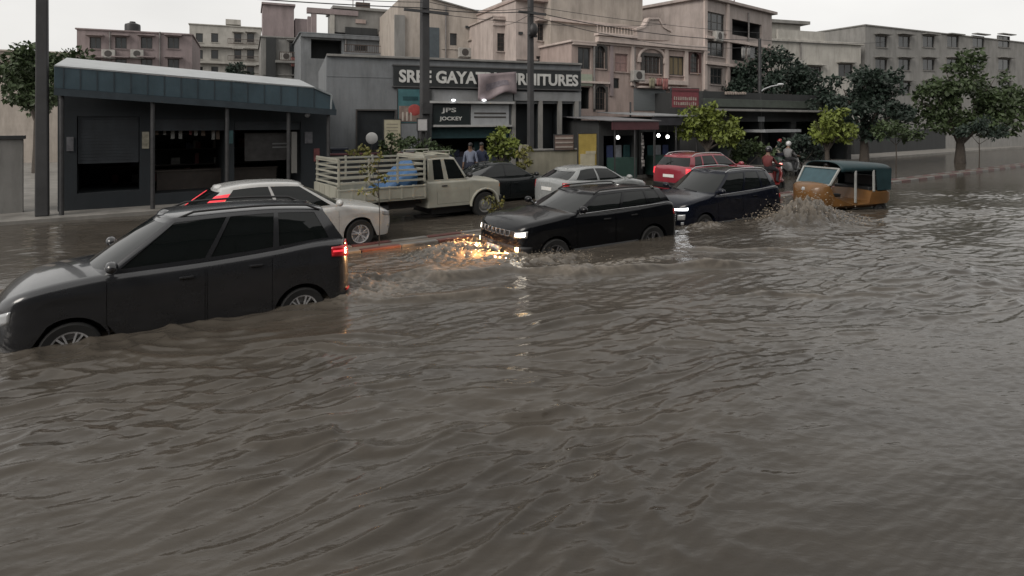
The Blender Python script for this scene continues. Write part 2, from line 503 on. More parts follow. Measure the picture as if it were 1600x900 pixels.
# ---- black sport utility with seven-slot grille
def black_suv():
    pm = paint('black_paint', (.004, .0045, .006), .22)
    t = empty('suv', (0,0,0), 0, 'black SUV with seven-slot grille and lit headlamps, ploughing through the deep brown water', 'car')
    c = Car(L=4.40, W=.905, cornf=.55, cornr=.34, belt=[(2.2,.92),(2.12,1.0),(1.9,1.08),(1.3,1.15),(.95,1.19),(0,1.18),(-1.0,1.21),(-1.8,1.25),(-2.05,1.21),(-2.2,1.08)],
            sill=.30, xf=1.32, xr=-1.32, Rw=.36, Ra=.43, zw=1.16, roof=1.585, xbf=1.02, xbr=-2.10, xtf=.26, xtr=-1.86, wb=.84, wtp=.68, droop=.025,
            curvf=.22, curvr=.12, tail=.025, bulge=.025, wins=WINS3, noses=(.07,.03))
    c.handle_mat = BLACKP
    c.body(t, pm, BLACKP, doors=[(.80,-.22),(-.24,-.98)])
    c.house(t, pm, GLASS)
    add_wheels(t, 1.32, -1.32, .79, .36, .23, .235, mat('dark_alloy_rim', (.13,.13,.135), .35, .25, .15, 8))
    c.patch('headlight', .60, 1.16, (.79,.80), (.905,.935), LAMPGL, t)
    c.patch('headlamp_bulb', .64, 1.06, (.822,.83), (.872,.905), LAMPON, t, off=.012)
    gm = MB()
    for k in range(7):
        y = (k-3)*.155
        th = math.asin(min(1, (abs(y)/c.W)**(c.p/2)))
        for zz, hh in ((.80, .105),):
            ring = [(-.062,0),(-.05,.05),(.05,.05),(.062,0),(.05,-.05),(-.05,-.05)]
            pts = []
            for a, b in ring + ring[:1]:
                ya = y + a; za = .865 + b
                thh = math.asin(min(1, (abs(ya)/c.W)**(c.p/2)))
                pts.append(c.end_pt(thh, za, True, 1 if ya >= 0 else -1, .014))
            gm.tube(pts, .011, 6)
    gm.build('grille', mat('dull_grille_metal', (.22,.22,.225), .38, .8, .1, 8), t, smooth=True)
    c.patch('grille_panel', .001, .60, (.80,.80), (.93,.925), BLACKP, t, off=.004)
    c.patch('bumper', .001, 1.35, (.36,.40), (.66,.62), BLACKP, t, off=.012)
    c.patch('fog_lamp', .70, .82, (.545,.545), (.615,.615), FOGON, t, off=.02)
    c.patch('tail_light', .85, 1.45, (.93,.95), (1.06,1.06), TAILRED, t, front=False)
    c.side_strip('chrome_trim', .70, -1.75, 1.165, 1.215, .014, CHROME, t, off=-.004)
    c.side_strip('lower_cladding', .86, -.86, .31, .31, .16, BLACKP, t, off=.01)
    c.mirrors(pm, t, .72, 1.23); c.plate(t, .52, True); c.plate(t, .85, False)
    c.rails(BLACKP, t, .15, -1.6); c.wipers(t)
    t.scale = (1.06, 1, 1); place(t, 866, 9.45, 1.32*1.06, .85, LEFT - R(2), NEARZ - .11)
    return t

def blue_suv():
    pm = paint('navy_paint', (.004, .0055, .012), .25)
    t = empty('suv', (0,0,0), 0, 'navy blue SUV with slim white running lamp, following the black car', 'car')
    c = Car(L=4.30, W=.895, cornf=.60, cornr=.38, belt=[(2.15,.86),(2.05,.97),(1.8,1.06),(1.3,1.13),(.95,1.17),(0,1.17),(-1.0,1.22),(-1.75,1.27),(-2.0,1.22),(-2.15,1.08)],
            sill=.30, xf=1.30, xr=-1.31, Rw=.34, Ra=.41, zw=1.16, droop=.035, roof=1.76, xbf=1.12, xbr=-2.03, xtf=.25, xtr=-1.78, wb=.82, wtp=.64,
            curvf=.24, curvr=.12, tail=.05, bulge=.03, wins=WINS3, noses=(.09,.03))
    c.handle_mat = pm
    c.body(t, pm, BLACKP, doors=[(.80,-.22),(-.24,-.98)])
    c.house(t, pm, GLASS)
    add_wheels(t, 1.30, -1.31, .78, .34, .22, .225, mat('dark_alloy_rim', (.13,.13,.135)))
    c.patch('headlight', .42, 1.10, (.80,.82), (.85,.89), LEDW, t, off=.008)
    c.patch('head_lamp_cluster', .62, .98, (.56,.58), (.70,.72), LAMPGL, t)
    c.patch('grille_panel', .001, .58, (.50,.50), (.76,.74), BLACKP, t, off=.005)
    q = MB()
    for z in (.55, .60, .65, .70):
        pts = [c.end_pt(.55*abs(k)/6, z, True, 1 if k >= 0 else -1, .014) for k in range(-6, 7)]
        q.tube(pts, .008, 6)
    q.build('grille', CHROME, t, smooth=True)
    c.patch('fog_lamp', .78, .92, (.44,.44), (.52,.52), LAMPGL, t, off=.015)
    c.patch('tail_light', .85, 1.45, (.90,.92), (1.03,1.03), TAILRED, t, front=False)
    c.side_strip('chrome_trim', .75, -1.8, 1.14, 1.235, .014, CHROME, t, off=-.004)
    c.side_strip('lower_cladding', .86, -.86, .31, .31, .14, BLACKP, t, off=.01)
    c.mirrors(pm, t, .78, 1.21); c.plate(t, .47, True); c.plate(t, .8, False)
    c.rails(CHROME, t, .15, -1.65); c.wipers(t)
    place(t, 1100, 9.9, 1.30, .84, LEFT - R(3), NEARZ - .11)
    return t

def grey_mpv():
    pm = paint('graphite_paint', (.023, .024, .027), .16)
    t = empty('people_carrier', (0,0,0), 0, 'dark grey people carrier seen from behind, its rear wheel half under water', 'car')
    c = Car(L=4.40, W=.87, cornf=.60, cornr=.46, belt=[(2.2,.86),(2.08,.98),(1.8,1.08),(1.35,1.15),(1.0,1.18),(0,1.20),(-1.0,1.25),(-1.7,1.30),(-2.05,1.30),(-2.2,1.22)],
            sill=.27, xf=1.36, xr=-1.38, Rw=.325, Ra=.40, zw=1.22, roof=1.83, droop=.03, xbf=1.30, xbr=-2.12, xtf=.42, xtr=-1.82, wb=.80, wtp=.63,
            curvf=.24, curvr=.10, tail=.06, bulge=.02, wins=[(.03,.02,.36,.33),(.385,.355,.66,.64),(.69,.67,.94,.93)], noses=(.10,.02), shoulder=.02)
    c.handle_mat = pm
    c.body(t, pm, BLACKP, doors=[(1.0,-.10),(-.12,-.96)])
    c.house(t, pm, GLASS)
    add_wheels(t, 1.36, -1.38, .765, .325, .2, .215, ALLOY, 6)
    c.patch('headlight', .55, 1.15, (.66,.74), (.80,.88), LAMPGL, t)
    c.patch('tail_light', .66, 1.525, (1.0,1.06), (1.20,1.20), TAILGLOW, t, front=False, off=.014)
    c.patch('tail_light', .78, 1.0, (1.18,1.18), (1.27,1.24), TAILRED, t, front=False, off=.010)
    c.patch('lamp_core', .74, 1.50, (1.09,1.12), (1.125,1.145), TAILLIT, t, front=False, off=.020)
    c.patch('tailgate_trim', .001, .62, (1.0,1.0), (1.05,1.05), CHROME, t, front=False, off=.012)
    c.patch('bumper', .001, 1.45, (.30,.30), (.40,.36), BLACKP, t, front=False, off=.012)
    c.patch('bumper_strip', .001, 1.2, (.40,.40), (.44,.44), CHROME, t, front=False, off=.014)
    c.patch('reflector', .75, 1.05, (.50,.50), (.54,.54), TAILRED, t, front=False, off=.016)
    c.side_strip('sill_trim', .90, -.92, .29, .29, .022, CHROME, t, off=.014)
    c.mirrors(pm, t, .95, 1.24); c.plate(t, .72, False); c.plate(t, .45, True)
    c.rails(BLACKP, t, .2, -1.7)
    place(t, 472, 8.95, -1.38, .82, LEFT - R(1), NEARZ - .09)
    return t

def sedan(kind):
    if kind == 'white':
        pm = paint('white_paint', (.44, .44, .43), .28)
        t = empty('hatchback', (0,0,0), 0, 'white hatchback with red lamps high on its rear pillars, beside the median kerb', 'car')
    else:
        pm = paint('charcoal_black_paint', (.010, .012, .013), .22)
        t = empty('sedan', (0,0,0), 0, 'black saloon car partly hidden behind the bonnet of the white pickup', 'car')
    c = Car(L=4.45, W=.865, cornf=.62, cornr=.48, belt=[(2.22,.66),(2.1,.76),(1.8,.86),(1.3,.94),(1.0,.97),(0,.94),(-1.0,.99),(-1.6,1.03),(-2.0,1.02),(-2.22,.93)],
            sill=.25, xf=1.36, xr=-1.27, Rw=.315, Ra=.385, zw=.96, roof=1.47, xbf=1.18, xbr=-1.72, xtf=.28, xtr=-.82, wb=.78, wtp=.58,
            curvf=.26, curvr=.20, tail=.05, bulge=.03, wins=[(.03,.02,.48,.50),(.51,.54,.86,.88)], noses=(.10,.05))
    if kind == 'white': c.xbr, c.xtr, c.roof, c.curvr, c.wins = -2.02, -1.45, 1.53, .10, [(.03,.02,.42,.40),(.45,.43,.86,.86)]
    c.handle_mat = pm
    c.body(t, pm, BLACKP, doors=[(.88,-.18),(-.20,-1.02)])
    c.house(t, pm, GLASS)
    add_wheels(t, 1.36, -1.27, .755, .315, .2, .2, ALLOY if kind == 'white' else BLACKP, 5)
    c.patch('headlight', .55, 1.30, (.62,.70), (.74,.80), LAMPGL, t)
    c.patch('grille_panel', .001, .5, (.52,.52), (.68,.66), BLACKP, t, off=.006)
    c.patch('bumper_opening', .001, .8, (.27,.30), (.40,.38), BLACKP, t, off=.006)
    c.patch('fog_lamp', .85, .98, (.40,.40), (.47,.47), LAMPGL, t, off=.01)
    c.patch('tail_light', .75, 1.45, (.80,.84), (.96,.97), TAILRED, t, front=False)
    c.mirrors(pm, t, .86, 1.0); c.plate(t, .68, False); c.plate(t, .42, True); c.wipers(t)
    if kind == 'white':
        k = len(c.cols) - 9
        for sy in (1, -1):
            q = MB(); q.grid([[Vector((v.x - .012, sy*(v.y + .012), v.z)) for v in [c.pt(c.cols[j], h) for h in (.02,.2,.4,.6,.8)]] for j in (k-1, k, k+1)])
            q.build('pillar_lamp', TAILLIT, t, smooth=True, solid=.01)
    if kind == 'white': place(t, 562, 12.75, 1.36, -.80, AL, FARZ)
    else: place(t, 852, 16.6, 1.36, -.80, AL, FARZ - .06)
    return t

def hatch():
    pm = paint('silver_paint', (.25, .26, .26), .28)
    t = empty('hatchback', (0,0,0), 0, 'silver hatchback seen over the bonnet of the black SUV', 'car')
    c = Car(L=3.85, W=.84, cornf=.55, cornr=.36, belt=[(1.92,.70),(1.8,.82),(1.5,.90),(1.1,.96),(.8,.98),(0,.96),(-1.0,1.0),(-1.6,1.04),(-1.8,1.02),(-1.92,.95)],
            sill=.25, xf=1.20, xr=-1.23, Rw=.30, Ra=.37, zw=.97, roof=1.42, xbf=1.05, xbr=-1.82, xtf=.30, xtr=-1.25, wb=.76, wtp=.57,
            curvf=.24, curvr=.16, tail=.06, bulge=.03, wins=WINS2, noses=(.10,.04))
    c.handle_mat = pm
    c.body(t, pm, BLACKP, doors=[(.78,-.22),(-.24,-.94)])
    c.house(t, pm, GLASS)
    add_wheels(t, 1.20, -1.23, .73, .30, .19, .2, ALLOY)
    c.patch('tail_light', .80, 1.42, (.74,.80), (.98,.96), TAILRED, t, front=False)
    c.patch('headlight', .55, 1.2, (.62,.68), (.74,.80), LAMPGL, t)
    c.mirrors(pm, t, .8, 1.0); c.plate(t, .75, False)
    place(t, 985, 13.9, 1.0, -.78, AL, FARZ - .05)
    return t

def red_suv():
    pm = paint('red_paint', (.23, .026, .040), .25)
    t = empty('suv', (0,0,0), 0, 'red SUV with pale roof rails, behind the navy blue car', 'car')
    c = Car(L=4.45, W=.90, cornf=.5, cornr=.34, belt=[(2.22,.90),(2.1,.98),(1.8,1.05),(1.2,1.10),(.9,1.12),(0,1.11),(-1.0,1.13),(-1.8,1.15),(-2.05,1.14),(-2.22,1.06)],
            sill=.32, xf=1.32, xr=-1.34, Rw=.36, Ra=.43, zw=1.1, roof=1.60, xbf=1.05, xbr=-2.10, xtf=.35, xtr=-1.80, wb=.83, wtp=.66,
            curvf=.2, curvr=.1, tail=.04, bulge=.02, wins=WINS3, noses=(.06,.03))
    c.handle_mat = pm
    c.body(t, pm, BLACKP, doors=[(.80,-.22),(-.24,-.98)])
    c.house(t, pm, GLASS)
    add_wheels(t, 1.32, -1.34, .79, .36, .23, .23, ALLOY)
    c.patch('tail_light', .80, 1.42, (.85,.90), (1.1,1.08), TAILLIT, t, front=False)
    c.patch('headlight', .55, 1.2, (.80,.82), (.92,.94), LAMPGL, t)
    c.patch('bumper', .001, 1.3, (.34,.36), (.56,.54), BLACKP, t, front=False, off=.012)
    c.mirrors(pm, t, .8, 1.15); c.plate(t, .8, False); c.rails(CHROME, t, .2, -1.65)
    place(t, 1078, 13.9, -2.0, -.8, AL, FARZ)
    return t
JEEP = black_suv(); blue_suv(); grey_mpv(); sedan('white'); sedan('black'); hatch(); red_suv()

# ---- white pickup with slatted load bed
def pickup():
    pm = mat('cream_white_paint', (.33, .325, .275), .4, 0, .12, 3, coat=.3, streak=.25, dirt=(.22,.20,.16))
    t = empty('pickup_truck', (0,0,0), 0, 'cream white pickup truck with slatted load bed carrying a blue tarpaulin bundle', 'truck')
    c = Car(L=2.45, W=.80, cornf=.22, cornr=.08, p=5, belt=[(1.22,1.0),(1.1,1.05),(.6,1.10),(.1,1.13),(-.6,1.13),(-1.2,1.13)],
            sill=.42, xf=.62, xr=-9, Rw=.37, Ra=.44, zw=1.1, roof=1.80, xbf=.18, xbr=-1.17, xtf=-.25, xtr=-1.15, wb=.74, wtp=.66, cr=.06,
            curvf=.06, curvr=.02, tail=0, bulge=.008, wins=[(.04,.03,.50,.42),(.62,.55,.88,.86)], noses=(.02,.0), shoulder=.006, droop=.03)
    c.handle_mat = BLACKP
    c.xfc, c.xrc = c.xe - c.cornf, c.xre + c.cornr
    # only the front axle carries an arch here
    c.xr = -50
    c.zb_old = c.zb
    c.body_mats = None
    st = c.body
    c.xr = -1.9
    c.body(t, pm, BLACKP, doors=[(.10,-.92)])
    c.house(t, pm, GLASS)
    c.xr = -1.9
    c.patch('headlight', .55, 1.0, (.82,.82), (.98,.98), LAMPGL, t)
    c.patch('grille_panel', .001, .5, (.70,.70), (.96,.96), BLACKP, t)
    c.patch('bumper', .001, 1.3, (.42,.42), (.62,.62), BLACKP, t, off=.04, thick=.05)
    c.patch('indicator', 1.05, 1.3, (.86,.86), (.95,.95), mat('amber_lens', (.5,.16,.02), .2, 0, .1, 20), t)
    c.mirrors(BLACKP, t, .05, 1.22); c.wipers(t); c.plate(t, .55, True)
    for sy in (1, -1):                                # square fender flares
        q = MB(); pts = [(.62 + .47*math.cos(a), sy*.815, .37 + .47*math.sin(a)) for a in [PI*k/14 for k in range(15)]]
        q.tube(pts, .035, 6); q.build('fender_flare', pm, t, smooth=True)
    # load bed
    x0, x1, W, zf = -3.72, -1.30, .86, .76
    b = MB(); b.box(x0, -W, zf-.06, x1, W, zf); b.build('bed_floor', pm, t)
    sp = MB()
    for sy in (1, -1):
        sp.box(x0, sy*W-.02, zf, x1, sy*W+.02, zf+.32)
        for k in range(8): 
            xx = x0 + .03 + (x1-x0-.06)*k/7; sp.box(xx-.03, sy*W-.032, zf-.02, xx+.03, sy*W+.032, zf+.335)
        sp.box(x0, sy*W-.04, zf+.28, x1, sy*W+.04, zf+.32)
    sp.build('bed_side', pm, t, bevel=.006)
    tg = MB(); tg.box(x0-.03, -W, zf, x0+.01, W, zf+.40)
    for k in range(5): tg.box(x0-.045, -W+.02+k*.42, zf+.02, x0+.02, -W+.06+k*.42, zf+.39)
    tg.build('tailgate', pm, t, bevel=.006)
    fr = MB()
    ztop = 1.83
    for sy in (1, -1):
        for k in range(4):
            xx = x0 + .04 + (x1-x0-.08)*k/3; fr.box(xx-.025, sy*W-.025, zf+.4, xx+.025, sy*W+.025, ztop)
        for k in range(5):
            zz = zf + .46 + (ztop-zf-.52)*k/4; fr.box(x0, sy*W-.018, zz-.026, x1, sy*W+.018, zz+.026)
    for xx in (x0+.03, x1-.03):
        for k in range(5):
            zz = zf + .46 + (ztop-zf-.52)*k/4; fr.box(xx-.018, -W, zz-.022, xx+.018, W, zz+.022)
    fr.box(x0, -W, ztop-.03, x0+.05, W, ztop+.02); fr.box(x1-.05, -W, ztop-.03, x1, W, ztop+.02)
    fr.build('slatted_frame', pm, t, bevel=.004)
    hb = MB(); 
    for sy in (1,-1): hb.box(-1.28, sy*.62-.02, 1.78, -.45, sy*.62+.02, 1.84); 
    for k in range(3): hb.box(-1.26+.38*k, -.64, 1.84, -1.22+.38*k, .64, 1.88)
    for sy in (1,-1): hb.tube([(-1.26,sy*.64,1.86),(-1.26,sy*.64,1.95),(-.46,sy*.64,1.95),(-.46,sy*.64,1.86)], .018, 6)
    hb.build('roof_carrier', pm, t)
    ch = MB()
    for sy in (1, -1): ch.box(x0+.1, sy*.38-.04, .52, .9, sy*.38+.04, .66)
    ch.box(-2.6, -.5, .40, -2.2, .5, .62); ch.box(x0, -.7, .50, x0+.08, .7, .60)
    ch.tube([(-2.9,-.55,.48),(-2.3,-.55,.48)], .16, 10)
    ch.build('chassis', BLACKP, t)
    mf = MB(); mf.box(-3.45, -.88, .30, -3.42, -.62, .66); mf.box(-3.45, .62, .30, -3.42, .88, .66); mf.build('mud_flap', RUBBER, t)
    for sy in (1, -1):
        l = MB(); l.box(x0-.05, sy*.7-.09, .58, x0-.02, sy*.7+.09, .68); l.build('tail_light', TAILRED, t)
    add_wheels(t, .62, -2.85, .72, .37, .2, .21, mat('steel_rim', (.22,.22,.21), .45, .4, .2, 9), steel=True)
    place(t, 757, 14.55, .62, -.78, AL, FARZ + .03)
    # the load, a thing of its own
    tp = MB(); rnd = random.Random(3); G = []
    nx, nv = 20, 26
    for i in range(nx+1):
        u = i/nx; x = -2.42 + 1.02*u; row = []
        hh = .16 + .80*u**1.1
        for j in range(nv+1):
            a = PI*j/nv
            rr = 1 + .10*math.sin(9*a + 3*u) * math.sin(5*u + a) + rnd.uniform(-.02, .02)
            endc = 1 if 0 < i < nx else .2
            row.append(Vector((x, .72*math.cos(a)*min(1, rr)*endc**.3, .80 + hh*abs(math.sin(a))**.6*rr*endc)))
        G.append(row)
    tp.grid(G)
    o = tp.build('tarpaulin_bundle', mat('blue_tarpaulin', (.022, .085, .20), .45, 0, .25, 3, bump=.4, bscale=9), smooth=True, weld=True)
    tag(o, 'blue tarpaulin bundle inside the slatted bed of the white pickup', 'tarpaulin')
    o.location = t.location; o.rotation_euler = t.rotation_euler
    return t
pickup()

# ------------------------------------------------------------------ houses
def wallmat(name, col, streak=.55, bump=.12, **k):
    return mat(name, col, .85, 0, .12, 1.1, streak=streak, bump=bump, bscale=14, **k)
W_CREAM = wallmat('cream_plaster', (.39, .345, .305))
W_PINK = wallmat('pink_plaster', (.36, .285, .258))
W_PINKPALE = wallmat('pale_pink_plaster', (.43, .365, .335))
W_GREY = wallmat('grey_plaster', (.22, .215, .205))
W_BLUEGREY = wallmat('blue_grey_plaster', (.17, .18, .19))
W_MAUVE = wallmat('mauve_plaster', (.25, .205, .205))
W_TAN = wallmat('tan_plaster', (.34, .295, .275))
W_PALE = wallmat('pale_grey_plaster', (.38, .365, .335))
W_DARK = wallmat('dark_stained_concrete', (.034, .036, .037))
TRIMP = wallmat('cream_trim', (.48, .405, .37), .35)
FRAMEW = mat('white_window_frame', (.42, .40, .37), .6, 0, .15, 5, streak=.3)
FRAMED = mat('dark_window_frame', (.05, .045, .042), .6, 0, .2, 5)
IRON = mat('rusty_iron', (.07, .05, .042), .8, 0, .35, 7)
CONC = mat('pole_concrete', (.048, .048, .050), .85, 0, .25, 2, streak=.4)
STEELD = mat('dark_steel', (.06, .06, .062), .5, .5, .2, 6)
TEALSH = mat('teal_roof_sheet', (.036, .062, .078), .45, 0, .2, 1.4, streak=.3, bump=.2)

class House:
    ALL = {}
    def __init__(s, name, label, cat, xl, Zl, ang, xr, ytop, depth, wm, group=None, reveal=.14, base=.1):
        House.ALL[label.split()[0] + ' ' + label.split()[1]] = s
        s.P = Vector(((xl-CX)/F*Zl, Zl)); s.a = R(ang); s.ca, s.sa = math.cos(s.a), math.sin(s.a)
        s.root = empty(name, (s.P.x, s.P.y, base), s.a, label, cat, group); s.base = base
        s.wm = wm; s.depth = depth; s.reveal = reveal
        s.W = s.uz(xr, HY)[0]; s.h = s.uz(xl, ytop)[1]
        s.op = []; s.op2 = []; s.top = None; s.profile = None; s.extra = MB(); s.side_dirs = None
    def uz(s, px, py):
        dx = (px-CX)/F; t = (s.P.x*s.sa - s.P.y*s.ca)/(dx*s.sa - s.ca)
        return (t*dx - s.P.x)*s.ca + (t - s.P.y)*s.sa, H - (py-HY)/F*t - s.base
    def rect(s, x0, y0, x1, y1):
        x0, x1 = min(x0, x1), max(x0, x1); y0, y1 = min(y0, y1), max(y0, y1)
        xm = (x0+x1)/2
        u0, u1 = s.uz(x0, y0)[0], s.uz(x1, y0)[0]
        return u0, s.uz(xm, y1)[1], u1, s.uz(xm, y0)[1]
    def hole(s, x0, y0, x1, y1): r = s.rect(x0, y0, x1, y1); s.op.append(r); return r
    def box(s, name, r, v0, v1, m, parent=None, bevel=0, label=None):
        q = MB(); q.box(r[0], v0, r[1], r[2], v1, r[3]); o = q.build(name, m, parent or s.root, bevel=bevel)
        if label: o['label'] = label
        return o
    def win(s, x0, y0, x1, y1, frame=None, cols=2, rows=1, shade=False, grill=False, arch=False, sill=True, pane=None, trim=0):
        r = s.hole(x0, y0, x1, y1); u0, z0, u1, z1 = r; d = s.reveal
        fm = frame or FRAMEW; t = min(.07, (u1-u0)*.08)
        q = MB()
        for a, b in ((u0, u0+t), (u1-t, u1)): q.box(a, d-.06, z0, b, d, z1)
        for a, b in ((z0, z0+t), (z1-t, z1)): q.box(u0+t, d-.06, a, u1-t, d, b)
        for k in range(1, cols): uu = u0 + (u1-u0)*k/cols; q.box(uu-t*.4, d-.05, z0+t, uu+t*.4, d-.005, z1-t)
        for k in range(1, rows): zz = z0 + (z1-z0)*k/rows; q.box(u0+t, d-.045, zz-t*.35, u1-t, d-.006, zz+t*.35)
        if trim:
            for a, b in ((u0-trim, u0), (u1, u1+trim)): q.box(a, -.05, z0-trim*.6, b, .0, z1)
            if not arch: q.box(u0-trim, -.05, z1, u1+trim, 0, z1+trim)
        if arch:                                  # round head: spandrels fill the square corners, an archivolt stands round it
            rr = (u1-u0)/2; uc = (u0+u1)/2; zc = z1-rr; n = 10
            for sg in (1, -1):
                pts = [(uc + sg*rr*math.cos(PI/2*k/n), zc + rr*math.sin(PI/2*k/n)) for k in range(n+1)]
                poly = pts + [(uc + sg*rr, z1)]
                q.prism(poly if sg > 0 else poly[::-1], .01, d-.065)
            if trim:
                G = []
                for k in range(2*n+1):
                    a = PI*k/(2*n); G.append([(uc+rr*math.cos(a), zc+rr*math.sin(a)), (uc+(rr+trim)*math.cos(a), zc+(rr+trim)*math.sin(a))])
                for g, h_ in zip(G[:-1], G[1:]): q.prism([g[0], g[1], h_[1], h_[0]], -.055, .0)
        f = q.build('window', fm, s.root)
        p = MB(); p.box(u0+t*.5, d-.03, z0+t*.5, u1-t*.5, d-.02, z1-t*.5); p.build('pane', pane or PANE, f)
        if grill:
            g = MB(); n = max(3, int((u1-u0)/.16))
            for k in range(1, n): uu = u0 + (u1-u0)*k/n; g.box(uu-.008, .03, z0, uu+.008, .046, z1)
            for k in range(1, 4): zz = z0+(z1-z0)*k/4; g.box(u0, .046, zz-.01, u1, .06, zz+.01)
            g.build('grille', IRON, f)
        if sill:
            q = MB(); q.box(u0-.08, -.08, z0-.07, u1+.08, .0, z0-.005); q.build('sill', s.wm, f)
        if shade: 
            q = MB(); q.prism([(0, z1+.06), (0, z1+.14), (1, z1+.14), (1, z1+.06)], 0, 1)
            q = MB(); q.box(u0-.2, -.5, z1+.08, u1+.2, .0, z1+.17); q.build('sunshade', s.wm, s.root)
        return r
    def recess(s, x0, y0, x1, y1, deep=1.2, back=None, floor=True):
        """an open balcony or doorway: a real pocket in the wall"""
        r = s.hole(x0, y0, x1, y1); u0, z0, u1, z1 = r; q = MB(); d = s.reveal
        q.add([(u0,d,z0),(u0,deep,z0),(u0,deep,z1),(u0,d,z1)], [(0,1,2,3)]); q.add([(u1,d,z0),(u1,deep,z0),(u1,deep,z1),(u1,d,z1)], [(0,1,2,3)])
        q.add([(u0,d,z1),(u1,d,z1),(u1,deep,z1),(u0,deep,z1)], [(0,1,2,3)]); q.add([(u0,d,z0),(u1,d,z0),(u1,deep,z0),(u0,deep,z0)], [(0,1,2,3)])
        q.add([(u0,deep,z0),(u1,deep,z0),(u1,deep,z1),(u0,deep,z1)], [(0,1,2,3)])
        q.build('recess', back or s.wm, s.root); return r
    def ledge(s, x0, y0, x1, hgt=.15, out=.18, m=None, name='ledge'):
        u0, z = s.uz(x0, y0); u1, _ = s.uz(x1, y0); q = MB(); q.box(u0, -out, z-hgt/2, u1, -.002, z+hgt/2); return q.build(name, m or s.wm, s.root, bevel=.015)
    def railing(s, x0, y0, x1, y1, m=None, out=.25, step=.13):
        u0, z0, u1, z1 = s.rect(x0, y0, x1, y1); q = MB()
        q.box(u0, -out, z1-.05, u1, -out+.05, z1); q.box(u0, -out, z0, u1, -out+.05, z0+.05)
        n = max(2, int((u1-u0)/step))
        for k in range(n+1): uu = u0 + (u1-u0)*k/n; q.box(uu-.014, -out+.01, z0+.05, uu+.014, -out+.04, z1-.05)
        return q.build('railing', m or IRON, s.root)
    def wall(s, top_poly=None, side=True):
        """facade with its openings cut out, returns, flanks, back and roof; top_poly: list of pixel points along a sloping top edge"""
        mb = MB(); W, h, D = s.W, s.h, s.depth
        us = sorted({0, W, *[max(0, min(W, r[i])) for r in s.op for i in (0, 2)]}); zs = sorted({0, h, *[max(0, min(h, r[i])) for r in s.op for i in (1, 3)]})
        inside = lambda u, z: any(r[0] < u < r[2] and r[1] < z < r[3] for r in s.op)
        for a, b in zip(us[:-1], us[1:]):
            for c, d in zip(zs[:-1], zs[1:]):
                if not inside((a+b)/2, (c+d)/2): mb.add([(a,0,c),(b,0,c),(b,0,d),(a,0,d)], [(0,1,2,3)])
        e = s.reveal
        for u0, z0, u1, z1 in s.op:
            mb.add([(u0,0,z0),(u1,0,z0),(u1,0,z1),(u0,0,z1),(u0,e,z0),(u1,e,z0),(u1,e,z1),(u0,e,z1)], [(0,4,5,1),(1,5,6,2),(2,6,7,3),(3,7,4,0)])
        dr = s.side_dirs or (Vector((0,1)), Vector((0,1)))
        L = dr[0]*D; Rr = dr[1]*D
        mb.add([(0,0,0),(L.x,L.y,0),(L.x,L.y,h),(0,0,h),(W,0,0),(W+Rr.x,Rr.y,0),(W+Rr.x,Rr.y,h),(W,0,h)], [(0,3,2,1),(4,5,6,7),(1,2,6,5)])
        mb.add([(0,0,h),(W,0,h),(W+Rr.x,Rr.y,h),(L.x,L.y,h)], [(0,1,2,3)])
        if top_poly:                               # raised gable or stepped parapet over the front
            pts = [s.uz(*p) for p in top_poly]; poly = [(pts[-1][0], h), (pts[0][0], h)] + pts
            mb.prism(poly, 0.0, D*.98)
        o = mb.build('wall', s.wm, s.root, recalc=True)
        return o
    def coping(s, hgt=.12, out=.10, m=None):
        q = MB(); W, h, D = s.W, s.h, s.depth
        q.box(-out, -out, h+.003, W+out, D+out, h+hgt); return q.build('coping', m or s.wm, s.root, bevel=.02)
    def block(s, name, x0, y0, x1, y1, v0, v1, m=None, parent=None):
        return s.box(name, s.rect(x0, y0, x1, y1), v0, v1, m or s.wm, parent)
    def tank(s, px, py, r=.55, hgt=1.1, v=2):
        u, z = s.uz(px, py); q = MB()
        q.lathe([(.001, hgt), (r*.35, hgt), (r*.4, hgt-.1), (r*.95, hgt-.22), (r, hgt-.35), (r, .02), (.001, 0)], 18, Matrix.Translation((u, v, s.h)) @ Matrix.Rotation(PI/2, 4, 'X'))
        return q.build('water_tank', BLACKP, s.root, smooth=True)

# ---- far left: pale flats in the distance
h = House('apartment_building', 'distant pale block of flats with balconies at the far left of the roofs', 'building', 296, 62, 24, 408, 38, 8, W_PALE)
for y in (52, 78, 104):
    for x in (306, 330, 366, 386): h.win(x, y, x+11, y+14, FRAMED, 1, shade=(x > 350))
    h.ledge(298, y+19, 407, .2, .5)
    h.railing(356, y+10, 404, y+18, out=.5)
h.wall(); h.coping(); h.block('stair_room', 352, 36, 376, 28, 1, 4)
# ---- tall grey block
h = House('apartment_building', 'tall brownish grey tower block with bare flank and stair tower at its left end', 'building', 408, 47, 24, 515, 58, 9, W_GREY)
h.win(452, 66, 474, 82, FRAMED, 2, shade=True); h.win(456, 104, 476, 122, FRAMED, 2, shade=True); h.win(484, 72, 500, 92, FRAMED, 2)
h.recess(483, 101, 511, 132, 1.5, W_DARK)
h.ledge(430, 97, 514, .2, .8); h.railing(436, 84, 512, 97, out=.8, step=.16); h.ledge(410, 116, 478, .1, .1)
h.wall(); h.coping()
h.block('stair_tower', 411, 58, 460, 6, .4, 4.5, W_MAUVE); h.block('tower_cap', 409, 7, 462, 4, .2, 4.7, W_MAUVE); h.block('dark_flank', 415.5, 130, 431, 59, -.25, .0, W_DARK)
h.block('roof_room', 462, 60, 487, 27, .8, 4, W_MAUVE)
